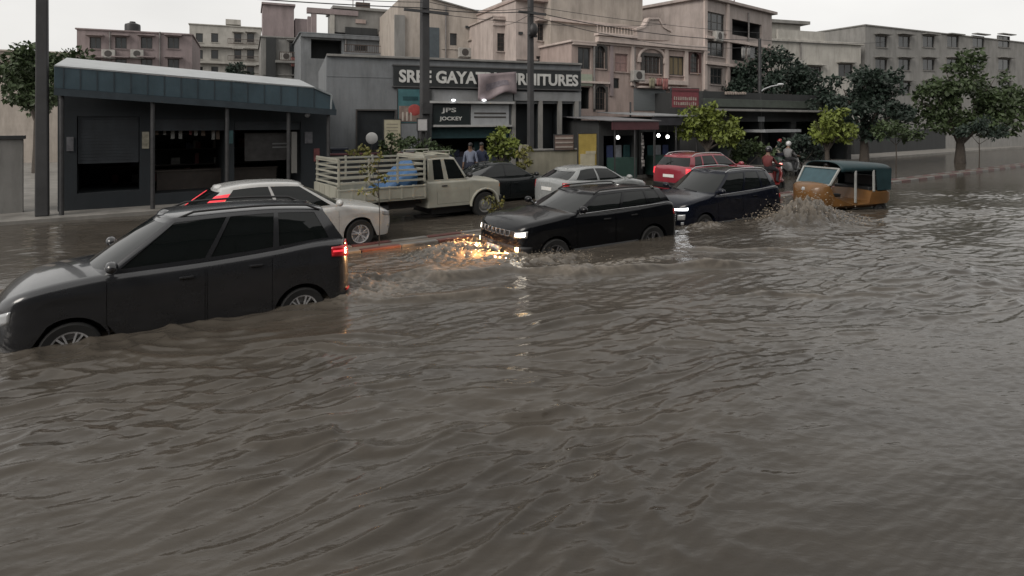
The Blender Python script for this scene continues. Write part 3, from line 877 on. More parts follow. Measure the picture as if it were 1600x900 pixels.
# ---- unfinished terrace block with an open frame on its roof
h = House('apartment_building', 'grey terrace block with an open concrete frame on its flat roof', 'building', 470, 42, 24, 628, 52, 8, W_BLUEGREY)
h.block('frame_post', 487, 53, 495, 15, .1, .5, W_MAUVE); h.block('frame_post', 516, 53, 523, 15, .1, .5, W_PALE); h.block('frame_post', 487, 53, 495, 15, 3, 3.4, W_MAUVE)
h.block('frame_beam', 480, 22, 560, 14, .05, .55, W_MAUVE)
h.block('roof_room', 523, 52, 612, 15.5, .2, 4, W_GREY); h.block('roof_slab', 520, 16, 622, 12, 0, 4.2, W_GREY)
h.block('dark_opening', 540, 54, 590, 43, .10, .25, W_DARK); h.block('pink_panel', 556, 36, 572, 30, .12, .22, W_PINK)
h.win(554, 70, 574, 80, FRAMED, 2); h.win(600, 66, 612, 82, FRAMED, 1, shade=True); h.ledge(536, 84, 628, .18, .7); h.railing(536, 72, 596, 84, out=.7, step=.16); h.win(622, 66, 632, 82, FRAMED, 1)
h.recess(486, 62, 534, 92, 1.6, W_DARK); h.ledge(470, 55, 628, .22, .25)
h.ledge(575, 88, 628, .2, .1)
h.wall(); h.coping(.1, .12)
q = MB()
for x in (555, 572):
    u, z = h.uz(x, 12); q.tube([(u, 1, z), (u, 1, z+.8)], .03, 6)
u, z = h.uz(560, 10); u2, z2 = h.uz(582, 9); q.box(u, .9, z, u2, 1.3, z+.5)
q.build('roof_clutter', IRON, h.root)

# ---- cream house with a sloping top
h = House('house', 'cream plastered house with a steeply sloping top edge above the sign board', 'house', 620, 38, 22, 778, 26, 8, W_CREAM)
h.win(703, 52, 714, 71, FRAMED, 1, sill=False); h.win(735, 67, 756, 88, FRAMED, 3, shade=True, grill=True)
h.block('vent', 727, 44.5, 742, 41, -.14, 0, W_DARK)
h.block('blue_door_panel', 668, 90, 686, 43, -.06, 0, mat('slate_blue_sheet', (.055,.07,.08), .5, 0, .2, 3)); h.block('dark_strip', 616, 92, 632, 24, -.2, 0, W_GREY)
h.ledge(690, 76, 735, .06, .05); h.ledge(690, 92, 775, .10, .1)
h.wall([(622, 0), (640, -14), (672, -2), (700, 6), (735, 16), (764, 24)])
q = MB()
pts = [h.uz(*p) for p in [(672, -2), (700, 6), (735, 16), (766, 24)]]
for a, b in zip(pts[:-1], pts[1:]): q.bar((a[0], 0, a[1]+.04), (b[0], 0, b[1]+.04), .35, .08)
q.build('coping', W_GREY, h.root)
# ---- narrow pinkish house
h = House('house', 'narrow pinkish house with one dark window between the cream house and the pale pink house', 'house', 770, 36, 24, 812, 27, 7, W_PINKPALE)
h.win(777, 52, 791, 80, FRAMED, 2, grill=True); h.block('pilaster', 794, 96, 805, 40, -.2, 0, W_PINK); h.ledge(770, 38, 806, .15, .12); h.ledge(770, 29, 811, .12, .16)
h.wall(); h.coping(.1, .1)
# ---- pale pink house, taller
h = House('house', 'pale pink house with a hooded dark window behind the second pole', 'house', 806, 35, 27, 898, -6, 8, W_PINKPALE)
h.win(840, 37, 866, 64, FRAMED, 3, shade=True, grill=True); h.win(838, 88, 856, 99, FRAMED, 1, sill=False)
h.block('drain_pipe', 886, 95, 889, -4, -.14, -.02, IRON); h.block('pilaster', 876, 96, 879, -6, -.1, 0, TRIMP)
h.block('vent', 810, 54, 816, 50, -.1, 0, W_DARK)
for k in range(4): h.block('bracket', 878+k*.6, 76+k*6, 894, 74+k*6, -.3, 0, IRON)
h.ledge(806, 92, 840, .1, .1)
h.wall([(808, 2), (842, -2), (860, -8), (896, -20)])
h.block('roof_slab', 804, 3, 850, 0, -.5, 6, W_PINK)

# ---- ornate pink house with arched windows
h = House('house', 'ornate pink house with arched windows, mouldings and a small stepped gable', 'house', 893, 33, 30, 1104, 66, 9, W_PINK)
h.win(903, 74, 923, 108, FRAMED, 2, sill=False)
h.win(930, 72, 945, 107, FRAMED, 2, arch=True, trim=.16, grill=True)
h.win(961, 84, 981, 112, mat('pink_shutter_frame', (.22,.15,.14), .6, 0, .2, 6), 2, 2, pane=mat('pink_shutter', (.26,.17,.155), .7, 0, .2, 5))
h.win(1005, 88, 1031, 115, FRAMED, 4, 1, trim=.2, grill=True)
h.win(1046, 88, 1069, 118, FRAMED, 3, 1, pane=mat('ochre_curtain', (.17,.135,.08), .8, 0, .35, 6, stretch=(6,1,.4)))
h.win(1078, 82, 1092, 114, mat('brown_frame', (.07,.03,.028), .6, 0, .2, 6), 1, arch=True, trim=.12, grill=True)
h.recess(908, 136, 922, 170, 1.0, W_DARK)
h.win(930, 135, 946, 172, FRAMED, 2, arch=True, trim=.14, grill=True, sill=False)
h.win(955, 122, 968, 138, FRAMED, 1, sill=False)
# arch moulding over the wide window
q = MB(); u0, z = h.uz(997, 84); u1, _ = h.uz(1038, 84); uc = (u0+u1)/2; rr = (u1-u0)/2
pts = [(uc + rr*math.cos(PI*k/16), -.06, z - .25 + rr*.62*math.sin(PI*k/16)) for k in range(17)]
q.tube(pts, .09, 8); q.box(u0-.12, -.14, z-.5, u0+.14, 0, z-.2); q.box(u1-.14, -.14, z-.5, u1+.12, 0, z-.2)
q.build('arch_moulding', TRIMP, h.root)
for x in (988, 1040, 1071): h.block('pilaster', x-3, 134, x+2.5, 70, -.12, 0, TRIMP)
h.block('dark_pilaster', 952, 150, 957, 66, -.1, 0, W_MAUVE)
h.ledge(930, 62, 1100, .28, .30, TRIMP); h.ledge(928, 54, 990, .14, .42, TRIMP); h.ledge(994, 127, 1070, .26, .30, TRIMP); h.ledge(994, 136, 1074, .12, .34, TRIMP)
h.ledge(896, 128, 950, .12, .2, TRIMP); h.ledge(893, 68, 930, .12, .16, TRIMP)
h.block('grey_shutter', 990, 173, 1040, 139, -.03, 0, mat('grey_roller_shutter', (.16,.175,.18), .5, .2, .15, 2, bump=.5, stretch=(1,1,18), bscale=2))
h.block('blue_name_board', 905, 134, 924, 116, -.10, 0, mat('faded_green_board', (.30,.33,.26), .6, 0, .15, 5))
h.wall(); h.coping(.12, .14, TRIMP)
u0, z0 = h.uz(896, 33); u1, _ = h.uz(1046, 33)
q = MB(); q.box(u0+.1, 2.4, h.h, u1, 8.4, h.h+4.0); q.build('upper_storey', W_CREAM, h.root)
q = MB(); q.box(u0, 2.2, h.h+1.55, u1+.2, 2.4, h.h+1.75); q.box(u0-.1, 2.1, h.h+3.95, u1+.2, 8.5, h.h+4.15); q.build('ledge', TRIMP, h.root)
h.railing(932, 40, 988, 54, TRIMP, out=.1, step=.22)
pts = [h.uz(*p) for p in [(992, 62), (992, 47), (1003, 44), (1010, 32), (1026, 32), (1033, 44), (1044, 50), (1044, 64)]]
q = MB(); q.prism(pts, -.18, .1); q.build('stepped_gable', W_PINKPALE, h.root)
pts2 = [h.uz(*p) for p in [(990, 48), (1003, 44), (1010, 31), (1026, 31), (1033, 44), (1046, 51)]]
q = MB()
for a, b in zip(pts2[:-1], pts2[1:]): q.bar((a[0], -.05, a[1]+.05), (b[0], -.05, b[1]+.05), .4, .12)
q.build('gable_coping', TRIMP, h.root)

# ---- tan corner block with large window bays on its right flank
h = House('apartment_building', 'tan corner block with large dark window bays along its receding right flank', 'building', 1100, 38, 40, 1206, -2, 10, W_TAN)
a = R(132 - 40); h.side_dirs = (Vector((math.cos(a), math.sin(a))), Vector((math.cos(a), math.sin(a))))
for (x0,y0,x1,y1) in ((1104,20,1132,49),(1104,65,1131,88),(1110,106,1129,132)): h.win(x0, y0, x1, y1, FRAMED, 3, 2, sill=True)
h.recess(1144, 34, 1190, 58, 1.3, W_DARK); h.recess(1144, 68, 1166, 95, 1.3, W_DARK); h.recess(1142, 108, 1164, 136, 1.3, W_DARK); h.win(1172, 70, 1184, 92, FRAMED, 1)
h.block('pilaster', 1099, 140, 1103, -2, -.12, 0, TRIMP); h.block('pilaster', 1134, 140, 1138, 2, -.12, 0, TRIMP)
for y in (58, 98): h.ledge(1100, y, 1204, .2, .2, TRIMP)
h.wall(); h.coping(.2, .3)
q = MB()
for x in (1152, 1164):
    u, z = h.uz(x, 12); q.tube([(u, .8, h.h), (u, .8, h.h+.7)], .05, 6)
u, _ = h.uz(1150, 0); q.box(u, .7, h.h+.3, u+.9, .9, h.h+.6); q.build('roof_clutter', IRON, h.root)
# ---- low pale block on the right
h = House('house', 'low pale flat-roofed house with a rooftop room behind the dark tree', 'house', 1184, 48, 18, 1345, 63, 9, W_PALE)
h.win(1258, 104, 1283, 121, FRAMED, 3, shade=True, grill=True); h.win(1310, 100, 1332, 120, FRAMED, 2, shade=True)
h.wall(); h.coping(.2, .2)
h.block('rooftop_room', 1206, 62, 1262, 34, .8, 5, W_PALE); h.block('room_slab', 1203, 35, 1272, 30, .4, 5.6, W_GREY)
h.block('parapet', 1216, 63, 1289, 48, 0, .2, W_PALE)
h.tank(1282, 50, .5, 1.2, 2)
# ---- buildings beyond the sides of the photograph
h = House('apartment_building', 'grey block of flats with rows of hooded windows behind the shed', 'building', 120, 44, 24, 300, 46, 9, W_MAUVE)
for y in (58, 92):
    for x in (140, 180, 220, 262): h.win(x, y, x+18, y+18, FRAMED, 2, shade=True)
h.wall(); h.coping()
h.tank(200, 46)
h = House('house', 'cream two-storey house at the left end of the street', 'house', -60, 36, 24, 118, 78, 9, W_CREAM)
for x in (-30, 15, 62): h.win(x, 98, x+22, 124, FRAMED, 2, shade=True, grill=True)
h.wall(); h.coping()
h = House('apartment_building', 'grey three-storey block at the right end of the street', 'building', 1352, 52, 26, 1660, 40, 10, W_GREY)
for y in (56, 92, 128):
    for x in (1368, 1404, 1442, 1480, 1520, 1560): h.win(x, y, x+18, y+18, FRAMED, 2, shade=True)
h.wall(); h.coping()

# ---- furniture shop with the long name board
h = House('shop', 'low grey furniture shop with a long black name board along its parapet', 'shop', 510, 25, 20, 908, 86, 9, W_BLUEGREY)
r = h.hole(558, 173, 617, 262); 
q = MB(); q.box(r[0], .10, r[1], r[2], .14, r[3]); dd = q.build('door', mat('dark_shop_door', (.018,.021,.024), .4, 0, .3, 3), h.root)
q = MB(); q.box(r[0]-.06, -.04, r[1], r[0], .1, r[3]+.06); q.box(r[2], -.04, r[1], r[2]+.06, .1, r[3]+.06); q.box(r[0], -.04, r[3], r[2], .1, r[3]+.06); q.build('frame', FRAMED, dd)
h.ledge(510, 86, 908, .10, .12, W_GREY); h.ledge(510, 119, 613, .03, .015)
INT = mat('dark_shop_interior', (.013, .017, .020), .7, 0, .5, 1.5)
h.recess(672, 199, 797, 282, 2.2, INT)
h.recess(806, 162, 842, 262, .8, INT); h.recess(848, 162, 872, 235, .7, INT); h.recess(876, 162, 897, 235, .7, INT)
sg = h.rect(614, 140, 904, 103); u0, z1 = h.uz(614, 103); u1, _ = h.uz(904, 110); zb_ = h.uz(614, 134.5)[1]
SIGNB = mat('black_sign_board', (.014, .017, .018), .45, 0, .3, 2, streak=.2, dirt=(.05,.05,.05))
q = MB(); q.box(u0, -.22, zb_, u1, -.03, z1); sb = q.build('name_board', SIGNB, h.root, bevel=.01)
q = MB(); q.box(u0-.05, -.25, z1, u1+.05, -.02, z1+.05); q.box(u0-.05, -.25, zb_-.05, u1+.05, -.02, zb_); q.build('board_frame', mat('board_rim', (.07,.07,.07), .5, 0, .2, 5), sb)
LET = mat('grey_white_letters', (.54, .54, .52), .5, 0, .12, 4, streak=.35)
ua, _ = h.uz(622, 120); ub, _ = h.uz(900, 120)
lettering('SREE GAYATRI FURNITURES', (ua+ub)/2, -.25, (z1+zb_)/2 - .01, ub-ua, (z1-zb_)*.64, LET, sb, .035)
GREYP = mat('grey_panel', (.21,.215,.22), .5, 0, .12, 2, streak=.35)
h.block('grey_fascia', 670, 158, 800, 141, -.12, 0, GREYP); h.block('grey_fascia', 802, 158, 906, 144, -.14, 0, GREYP)
h.block('beam', 668, 162, 800, 158.5, -.35, 0, mat('pale_beam', (.34,.34,.335), .5, 0, .1, 3)); h.block('lintel', 676, 198, 797, 195, -.30, 0, mat('pale_beam', (.3,.3,.3)))
for x in (705, 752):
    u, z = h.uz(x, 157); q = MB(); q.ball((u, -.44, z), .10, .07, .045); q.build('lit_lamp', mat('lamp_white_lit', (.8,.8,.8), .3, 0, 0, emit=(.95,.97,1), estr=3), h.root, smooth=True)
o = h.block('black_shop_sign', 676, 195, 733, 163, -.10, 0, mat('black_green_sign', (.012,.018,.019), .35, 0, .2, 3))
r = h.rect(676, 195, 733, 163); wd = r[2]-r[0]; hh = r[3]-r[1]
lettering('JPS', r[0]+wd*.42, -.125, r[1]+hh*.69, wd*.40, hh*.28, LET, o, .02)
lettering('JOCKEY', r[0]+wd*.48, -.125, r[1]+hh*.28, wd*.62, hh*.24, LET, o, .02)
o = h.block('white_notice_board', 735, 196, 794, 163, -.10, 0, mat('white_board', (.30,.31,.32), .5, 0, .12, 2, streak=.3))
r = h.rect(735, 196, 794, 163); wd = r[2]-r[0]; hh = r[3]-r[1]
q = MB()
for f in (.36, .54): q.box(r[0]+wd*.08, -.115, r[1]+hh*f, r[2]-wd*.08, -.1, r[1]+hh*(f+.07))
q.build('line', FRAMED, o)
for x in (801, 843, 873, 899): h.block('pillar', x-2.5, 262, x+3, 158, -.16, 0, W_GREY)
h.block('side_pillar', 668, 280, 673, 141, -.2, 0, W_DARK)
h.block('teal_valance', 674, 216, 797, 199, .25, .30, mat('teal_valance_cloth', (.03,.075,.085), .7, 0, .3, 4))
rnd = random.Random(21)
for k in range(11):
    x = 680 + k*10.5; w_ = rnd.uniform(6, 11); y1 = rnd.uniform(222, 246)
    cs = rnd.choice([('goods_navy',(.03,.04,.085)),('goods_mauve',(.12,.10,.13)),('goods_teal',(.03,.09,.10)),('goods_pale',(.18,.18,.17)),('goods_brown',(.10,.07,.05))])
    h.block('goods', x, 280, x+w_, y1, 1.1 + .25*(k % 3), 1.5 + .25*(k % 3), mat(cs[0], cs[1], .6, 0, .3, 7))
h.block('counter', 690, 280, 780, 246, .5, 1.1, mat('navy_counter', (.03,.036,.055), .5, 0, .2, 3))
h.wall(); 
# torn banner draped over the board
q = MB(); G = []; rnd = random.Random(2)
for i in range(15):
    t = i/14; row = []
    for j in range(9):
        s_ = j/8; x = 743 + 60*t; y = (117 - 4*t) + (40 - 8*t + 4*math.sin(7*t))*s_
        u, z = h.uz(x, y); row.append(Vector((u, -.33 - .06*math.sin(9*t+2*s_) - .05*math.sin(5*s_+4*t) - .05*s_, z)))
    G.append(row)
q.grid(G); o = q.build('banner', mat('faded_pink_banner', (.245,.20,.21), .6, 0, .22, 2.2), smooth=True, solid=.008)
o.location = h.root.location; o.rotation_euler = h.root.rotation_euler
tag(o, 'torn faded pink banner hanging across the middle of the black name board', 'banner')
q = MB(); G2 = [[p + Vector((0, -.02, 0)) for p in row[3:6]] for row in G[3:12]]; q.grid(G2)
q.build('faded_print', mat('banner_print', (.16,.14,.16), .6, 0, .5, 5), o, smooth=True)

def board_thing(name, label, cat, px0, py0, px1, py1, Y, m, ang=20, thick=.05, legs=0):
    a = R(ang); P = at((px0+px1)/2, py1, Y); e = empty(name, P, a, label, cat)
    w_ = (px1-px0)*Y/F/math.cos(a)*1.0; hh_ = (py1-py0)*Y/F
    q = MB(); q.box(-w_/2, 0, 0, w_/2, thick, hh_); q.build('panel', m, e, bevel=.005)
    q = MB()
    for (a_, b_, c_, d_) in ((-w_/2-.03, -w_/2, -.03, hh_+.03), (w_/2, w_/2+.03, -.03, hh_+.03), (-w_/2, w_/2, hh_, hh_+.03), (-w_/2, w_/2, -.03, 0)): q.box(a_, -.01, c_, b_, thick+.01, d_)
    if legs: 
        z0 = .1 - P.z
        for sx in (-1, 1): q.box(sx*w_*.4-.03, .02, z0, sx*w_*.4+.03, thick+.02, -.03)
    q.build('frame', STEELD, e)
    return e, w_, hh_
# boards on the pavement by the shop
e, w_, hh_ = board_thing('poster', 'tall poster with teal upper half and red picture below, left of the first pole', 'poster', 623, 139, 660, 192, 23.3, mat('teal_poster', (.055,.14,.155), .4, 0, .3, 2.5), legs=1)
q = MB(); q.box(-w_*.46, -.012, .05, w_*.46, 0, hh_*.5); q.build('lower_picture', mat('poster_brown', (.20,.15,.13), .4, 0, .5, 4), e)
q = MB(); q.ball((w_*.16, -.012, hh_*.38), w_*.26, .012, hh_*.17, 14, 8); q.build('red_figure', mat('poster_red', (.34,.07,.065), .4, 0, .3, 5), e)
q = MB()
for k in range(3): q.box(-w_*.34+.16*k, -.02, .08, -w_*.28+.16*k, -.012, hh_*.32)
q.build('pale_figures', mat('poster_pale', (.42,.38,.34), .4, 0, .2, 5), e)
q = MB(); q.box(-w_*.3, -.008, hh_*.66, w_*.3, 0, hh_*.78); q.build('dark_band', mat('poster_dark_teal', (.02,.06,.07), .4, 0, .2, 5), e)
e, w_, hh_ = board_thing('notice_board', 'cream notice board on legs beside the dark shop door', 'sign', 601, 187, 625, 238, 22.9, mat('cream_board', (.40,.37,.27), .55, 0, .15, 3, streak=.3), legs=1)
q = MB()
for k in range(5): q.box(-w_*.36, -.006, hh_*(.45+.1*k), w_*.34, 0, hh_*(.475+.1*k))
q.build('faint_line', mat('faded_ink', (.22,.2,.16), .6, 0, .2, 5), e)
e, w_, hh_ = board_thing('notice_board', 'small white notice hanging just left of the first pole', 'sign', 653, 186, 667, 204, 22.6, mat('white_notice', (.42,.41,.41), .55, 0, .12, 3), legs=1)
# low dark boundary wall behind the pickup
a0 = at(516, 243, 21.6); e = empty('boundary_wall', (a0.x, a0.y, .1), R(20), 'low dark boundary wall with a dull red coping behind the pickup load bed', 'wall')
zt_ = at(516, 243, 21.6).z - .1; q = MB(); q.box(0, 0, 0, 4.4, .16, zt_); q.build('panel', W_DARK, e)
q = MB(); q.box(-.03, -.03, zt_+.002, 4.43, .19, zt_+.07); q.build('coping', mat('dull_red_coping', (.10,.035,.04), .6, 0, .3, 4), e, bevel=.01)
# round white disc on a post
P = at(581, 216, 22.6); e = empty('round_sign', P, R(20), 'round white disc sign on a thin post in front of the dark doorway', 'sign')
q = MB(); q.lathe([(.001,-.02),(.20,-.02),(.225,0),(.225,.03),(.001,.03)], 28); q.build('disc', mat('white_disc', (.46,.46,.45), .4, 0, .12, 4), e, smooth=True)
q = MB(); q.tube([(0,.05,.1),(0,.05,-(P.z-.1))], .025, 8); q.build('post', STEELD, e)

# ---- compound wall, plinth boards and the yellow panel
a0 = at(826, 240, 24.0); e = empty('compound_wall', (a0.x, a0.y, .1), R(24), 'low cream compound wall between the second pole and the kiosks', 'wall')
zt_ = at(826, 236, 24).z - .1; q = MB(); q.box(0, 0, 0, 2.9, .2, zt_); q.build('panel', wallmat('cream_wall_paint', (.30,.285,.225)), e, bevel=.01)
q = MB(); q.box(-.05, -.05, zt_+.002, 2.95, .25, zt_+.07); q.build('coping', W_GREY, e, bevel=.01)
q = MB(); q.box(-.32, -.06, 0, -.02, .26, zt_+.25); q.box(2.92, -.06, 0, 3.2, .26, zt_+.2); q.build('pier', wallmat('cream_wall_paint', (.30,.285,.225)), e)
e, w_, hh_ = board_thing('shop_board', 'brown and pale striped board standing on the compound wall', 'sign', 866, 211, 897, 234, 24.6, mat('brown_striped_board', (.16,.115,.10), .6, 0, .15, 4), ang=24)
q = MB()
for k in range(3): q.box(-w_*.45, -.02, hh_*(.14+.3*k), w_*.45, 0, hh_*(.24+.3*k))
q.build('pale_stripe', mat('pale_stripe', (.34,.30,.27), .6, 0, .15, 5), e)
e, w_, hh_ = board_thing('panel_board', 'yellow painted panel at the end of the compound wall', 'sign', 903, 209, 933, 263, 24.2, mat('yellow_paint', (.36,.27,.07), .5, 0, .2, 3, streak=.35), ang=24, legs=1)
q = MB(); q.box(-w_*.40, -.02, hh_*.05, w_*.40, 0, hh_*.42); q.box(-w_*.10, -.03, hh_*.42, w_*.45, 0, hh_*.50); q.build('cream_lower_panel', mat('cream_board', (.4,.37,.27)), e)

# ---- kiosks with sheet roofs
def kiosk(label, xl, Zl, xr, yroof, roof_m, fascia_m, poster_m, lamp_px):
    h = House('kiosk', label, 'kiosk', xl, Zl, 28, xr, yroof+12, 3.2, W_DARK)
    h.recess(xl+7, yroof+36, xr-6, 282, 2.4, INT)
    h.wall()
    q = MB(); q.add([(-.3,-1.3,h.h+.0),(h.W+.3,-1.3,h.h+.0),(h.W+.3,3.0,h.h+.22),(-.3,3.0,h.h+.22)], [(0,1,2,3)])
    n = int(h.W/.16)
    q.build('sheet_roof', roof_m, h.root, solid=.04)
    q = MB(); q.box(-.2, -1.25, h.h-.42, h.W+.2, -1.18, h.h-.06); q.build('fascia', fascia_m, h.root)
    q = MB()
    for u in (.0, h.W/2, h.W): q.tube([(u, -1.15, 0), (u, -1.15, h.h)], .035, 8)
    q.build('post', STEELD, h.root)
    u, z = h.uz((xl+xr)/2-14, 224); 
    for k in range(3):
        q = MB(); q.box(u+k*.5, .2, z-.95, u+k*.5+.36, .24, z-.1); q.build('poster', poster_m[k % len(poster_m)], h.root)
    q = MB(); q.box(.5, -.6, 0, h.W*.75, .1, .95); q.build('counter', mat('teal_counter', (.03,.065,.055), .5, 0, .2, 3), h.root)
    for px, py in lamp_px:
        u, z = h.uz(px, py); q = MB(); q.ball((u, -1.0, z), .075, .075, .085, 12, 8); q.build('lit_lamp', mat('bulb_lit', (.8,.8,.8), .3, 0, 0, emit=(1,.97,.9), estr=8), h.root, smooth=True)
        q = MB(); q.tube([(u, -1.0, z+.1), (u, -1.0, h.h)], .012, 6); q.build('lamp_cord', BLACKP, h.root)
    return h
PB = [mat('blue_poster', (.035,.05,.12), .4, 0, .35, 5), mat('pale_poster', (.20,.21,.23), .4, 0, .3, 6), mat('teal_poster_dark', (.02,.06,.065), .4, 0, .3, 5)]
k1 = kiosk('small kiosk with grey sheet roof and maroon fascia right of the yellow panel', 936, 27.0, 996, 176, mat('grey_roof_sheet', (.19,.19,.20), .5, 0, .25, 2, streak=.4), mat('maroon_fascia', (.075,.03,.035), .5, 0, .25, 3), PB, [(944, 214)])
k2 = kiosk('small kiosk with pale sheet roof and dark fascia, nearest the leafy street tree', 998, 29.0, 1062, 170, mat('pale_roof_sheet', (.25,.26,.27), .5, 0, .25, 2, streak=.4), mat('dark_fascia', (.03,.03,.036), .5, 0, .25, 3), PB[::-1], [(1007, 211), (1021, 213)])
q = MB(); P = at(1003, 208, 27.0); rnd = random.Random(4)
for k in range(9):
    q.box(rnd.uniform(-.05,.02), -.03, -.22-.16*k, rnd.uniform(.06,.12), .03, -.10-.16*k)
q.tube([(0,0,0),(0,0,-1.6)], .01, 5)
o = q.build('packet_string', mat('shiny_packets', (.30,.29,.28), .25, .3, .6, 14)); o.location = P; tag(o, 'string of shiny snack packets hanging at the front of the kiosks', 'packets')
# red shop board below the ornate house
e, w_, hh_ = board_thing('shop_board', 'red shop board above the leafy street tree', 'sign', 1046, 138, 1096, 168, 31.5, mat('red_board', (.17,.035,.045), .5, 0, .25, 3), ang=28, thick=.1)
q = MB(); rnd = random.Random(8)
for row in range(2):
    for k in range(11): q.box(-w_*.42 + w_*.077*k, -.015, hh_*(.12+.26*row), -w_*.42 + w_*.077*k + w_*rnd.uniform(.03,.06), 0, hh_*(.26+.26*row)+rnd.uniform(0,.05))
q.build('worn_lettering', mat('worn_cream_paint', (.30,.25,.22), .6, 0, .3, 6), e)
q = MB(); q.box(-w_*.5, -.03, hh_*.84, w_*.5, -.0, hh_*.92); q.build('trim', mat('dark_red', (.09,.02,.025), .5, 0, .2, 5), e)

# ---- clutter fixed to the house fronts: air conditioners, pipes, washing lines
def fix(h, acs=(), pipes=(), lines=()):
    for x, y in acs:
        u, z = h.uz(x, y); q = MB(); q.box(u, -.36, z-.30, u+.85, -.04, z+.30); q.box(u-.02, -.3, z-.36, u+.87, -.0, z-.31)
        o = q.build('air_conditioner', mat('old_white_casing', (.36,.35,.33), .5, 0, .2, 6, streak=.4), h.root, bevel=.02)
        q = MB(); q.lathe([(.001,-.01),(.22,-.01),(.24,.0)], 18, Matrix.Translation((u+.42, -.365, z))); q.build('fan_grille', FRAMED, o)
    for x, y0, y1 in pipes:
        u, z0 = h.uz(x, y1); z1 = h.uz(x, y0)[1]; q = MB(); q.tube([(u, -.09, z0), (u, -.09, z1)], .055, 8); q.build('drain_pipe', mat('grey_pvc_pipe', (.16,.15,.145), .6, 0, .3, 4), h.root, smooth=True)
    for x0, x1, y in lines:
        u0, z = h.uz(x0, y); u1, _ = h.uz(x1, y); rnd = random.Random(int(x0)); u = u0 + .1
        cs = [(.30,.29,.28),(.10,.13,.2),(.28,.12,.11),(.22,.2,.14)]
        q = MB(); q.tube([(u0,-.55,z),(u1,-.55,z)], .012, 5); ln = q.build('washing_line', BLACKP, h.root)
        while u < u1 - .4:
            w_ = rnd.uniform(.28,.6); hh_ = rnd.uniform(.45,.9); G = [[Vector((u + w_*i/6, -.55 + .03*math.sin(i*2.1+j), z - hh_*j/3)) for j in range(4)] for i in range(7)]
            q = MB(); q.grid(G); k = rnd.randrange(4); q.build('washing', mat('washing_%d' % k, cs[k], .8, 0, .15, 5), ln, smooth=True, solid=.01); u += w_ + rnd.uniform(.05,.25)
A = House.ALL
fix(A['ornate pink'], [(984, 118)], [(927, 70, 170), (990, 66, 136)], [(1003, 1036, 122)])
fix(A['pale pink'], [(868, 74)], [(872, 0, 96)], [])
fix(A['cream plastered'], [(715, 82)], [(696, 8, 92), (762, 26, 94)], [])
fix(A['tall brownish'], [(438, 88)], [(480, 62, 128)], [(452, 478, 90)])
fix(A['grey terrace'], [(610, 72)], [(540, 56, 92)], [])
fix(A['tan corner'], [(1112, 56)], [(1168, 20, 120)], [(1146, 1166, 74)])
fix(A['low pale'], [(1236, 100)], [(1250, 66, 140)], [])
fix(A['narrow pinkish'], [(792, 70)], [(792, 32, 96)], [])
fix(A['grey block'], [(205, 84), (160, 84)], [(172, 50, 130), (250, 50, 130)], [(140, 172, 96)])
# ---- dark shops under the trees at the right
h = House('shop', 'dark shopfront under the big tree at the right', 'shop', 1098, 33, 32, 1330, 142, 6, W_DARK)
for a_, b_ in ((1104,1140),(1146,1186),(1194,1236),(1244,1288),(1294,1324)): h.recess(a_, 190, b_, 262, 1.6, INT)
h.ledge(1098, 172, 1328, .12, 1.0, W_GREY); h.ledge(1098, 160, 1328, .45, .12, mat('dull_green_board', (.05,.06,.05), .6, 0, .3, 3))
q = MB(); rnd = random.Random(5)
for k in range(9):
    u, z = h.uz(1132 + k*3.8, 146); q.box(u, -.1, z-.06, u+rnd.uniform(.08,.14), -.02, z+rnd.uniform(.06,.12))
q.build('worn_lettering', mat('worn_cream_paint', (.3,.25,.22)), h.root)
h.block('awning', 1160, 206, 1216, 202, -1.5, -.1, mat('pale_awning', (.26,.27,.28), .6, 0, .2, 3))
h.wall()

# ---- dark shed on the left
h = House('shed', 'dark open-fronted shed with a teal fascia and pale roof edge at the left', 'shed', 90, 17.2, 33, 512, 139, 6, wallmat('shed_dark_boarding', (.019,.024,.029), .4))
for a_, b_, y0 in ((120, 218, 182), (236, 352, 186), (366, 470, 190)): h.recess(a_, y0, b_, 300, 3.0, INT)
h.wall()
hE = h.uz(512, 171)[1]; W = h.W; zl = h.uz(90, 128)[1]
fp = [(90, 140), (512, 172), (505, 150), (480, 139.5), (358, 131), (90, 108)]
pl = [h.uz(*c) for c in fp]
q = MB(); q.prism(pl, -1.0, -.9); q.build('eaves_fascia', TEALSH, h.root, bevel=.01)
q = MB(); t0 = h.uz(90, 108); t1 = h.uz(480, 139.5)
q.add([(t0[0],-1.02,t0[1]+.03),(t1[0],-1.02,t1[1]+.03),(t1[0]+.5,3.2,t1[1]+.55),(t0[0],3.2,t0[1]+.62)], [(0,1,2,3)])
q.build('sheet_roof', mat('pale_roof_sheeting', (.34,.36,.37), .4, .2, .15, 2, streak=.3), h.root, solid=.04)
q = MB(); a_, b_ = h.uz(480, 139.5), h.uz(505, 150); c_ = h.uz(512, 172)
q.bar((a_[0],-1.03,a_[1]),(b_[0],-1.03,b_[1]), .06, .06); q.bar((b_[0],-1.03,b_[1]),(c_[0]-.18,-1.03,c_[1]), .06, .05); q.build('edge_flashing', mat('dull_flashing', (.22,.24,.25), .5, 0, .3, 3), h.root)
e0, e1 = h.uz(90, 140), h.uz(512, 172)
q = MB(); q.bar((e0[0],-1.03,e0[1]-.1),(e1[0],-1.03,e1[1]-.1), .06, .2); q.build('eaves_board', mat('dark_teal_board', (.022,.032,.040), .5, 0, .2, 3), h.root)
zl = e0[1]/.97; hE = e1[1]
for f in (.02, .3, .56, .80, .97):
    q = MB(); q.tube([(W*f, -.9, 0), (W*f, -.9, zl*.97 + (hE-zl*.97)*f)], .06, 8); q.build('post', STEELD, h.root)
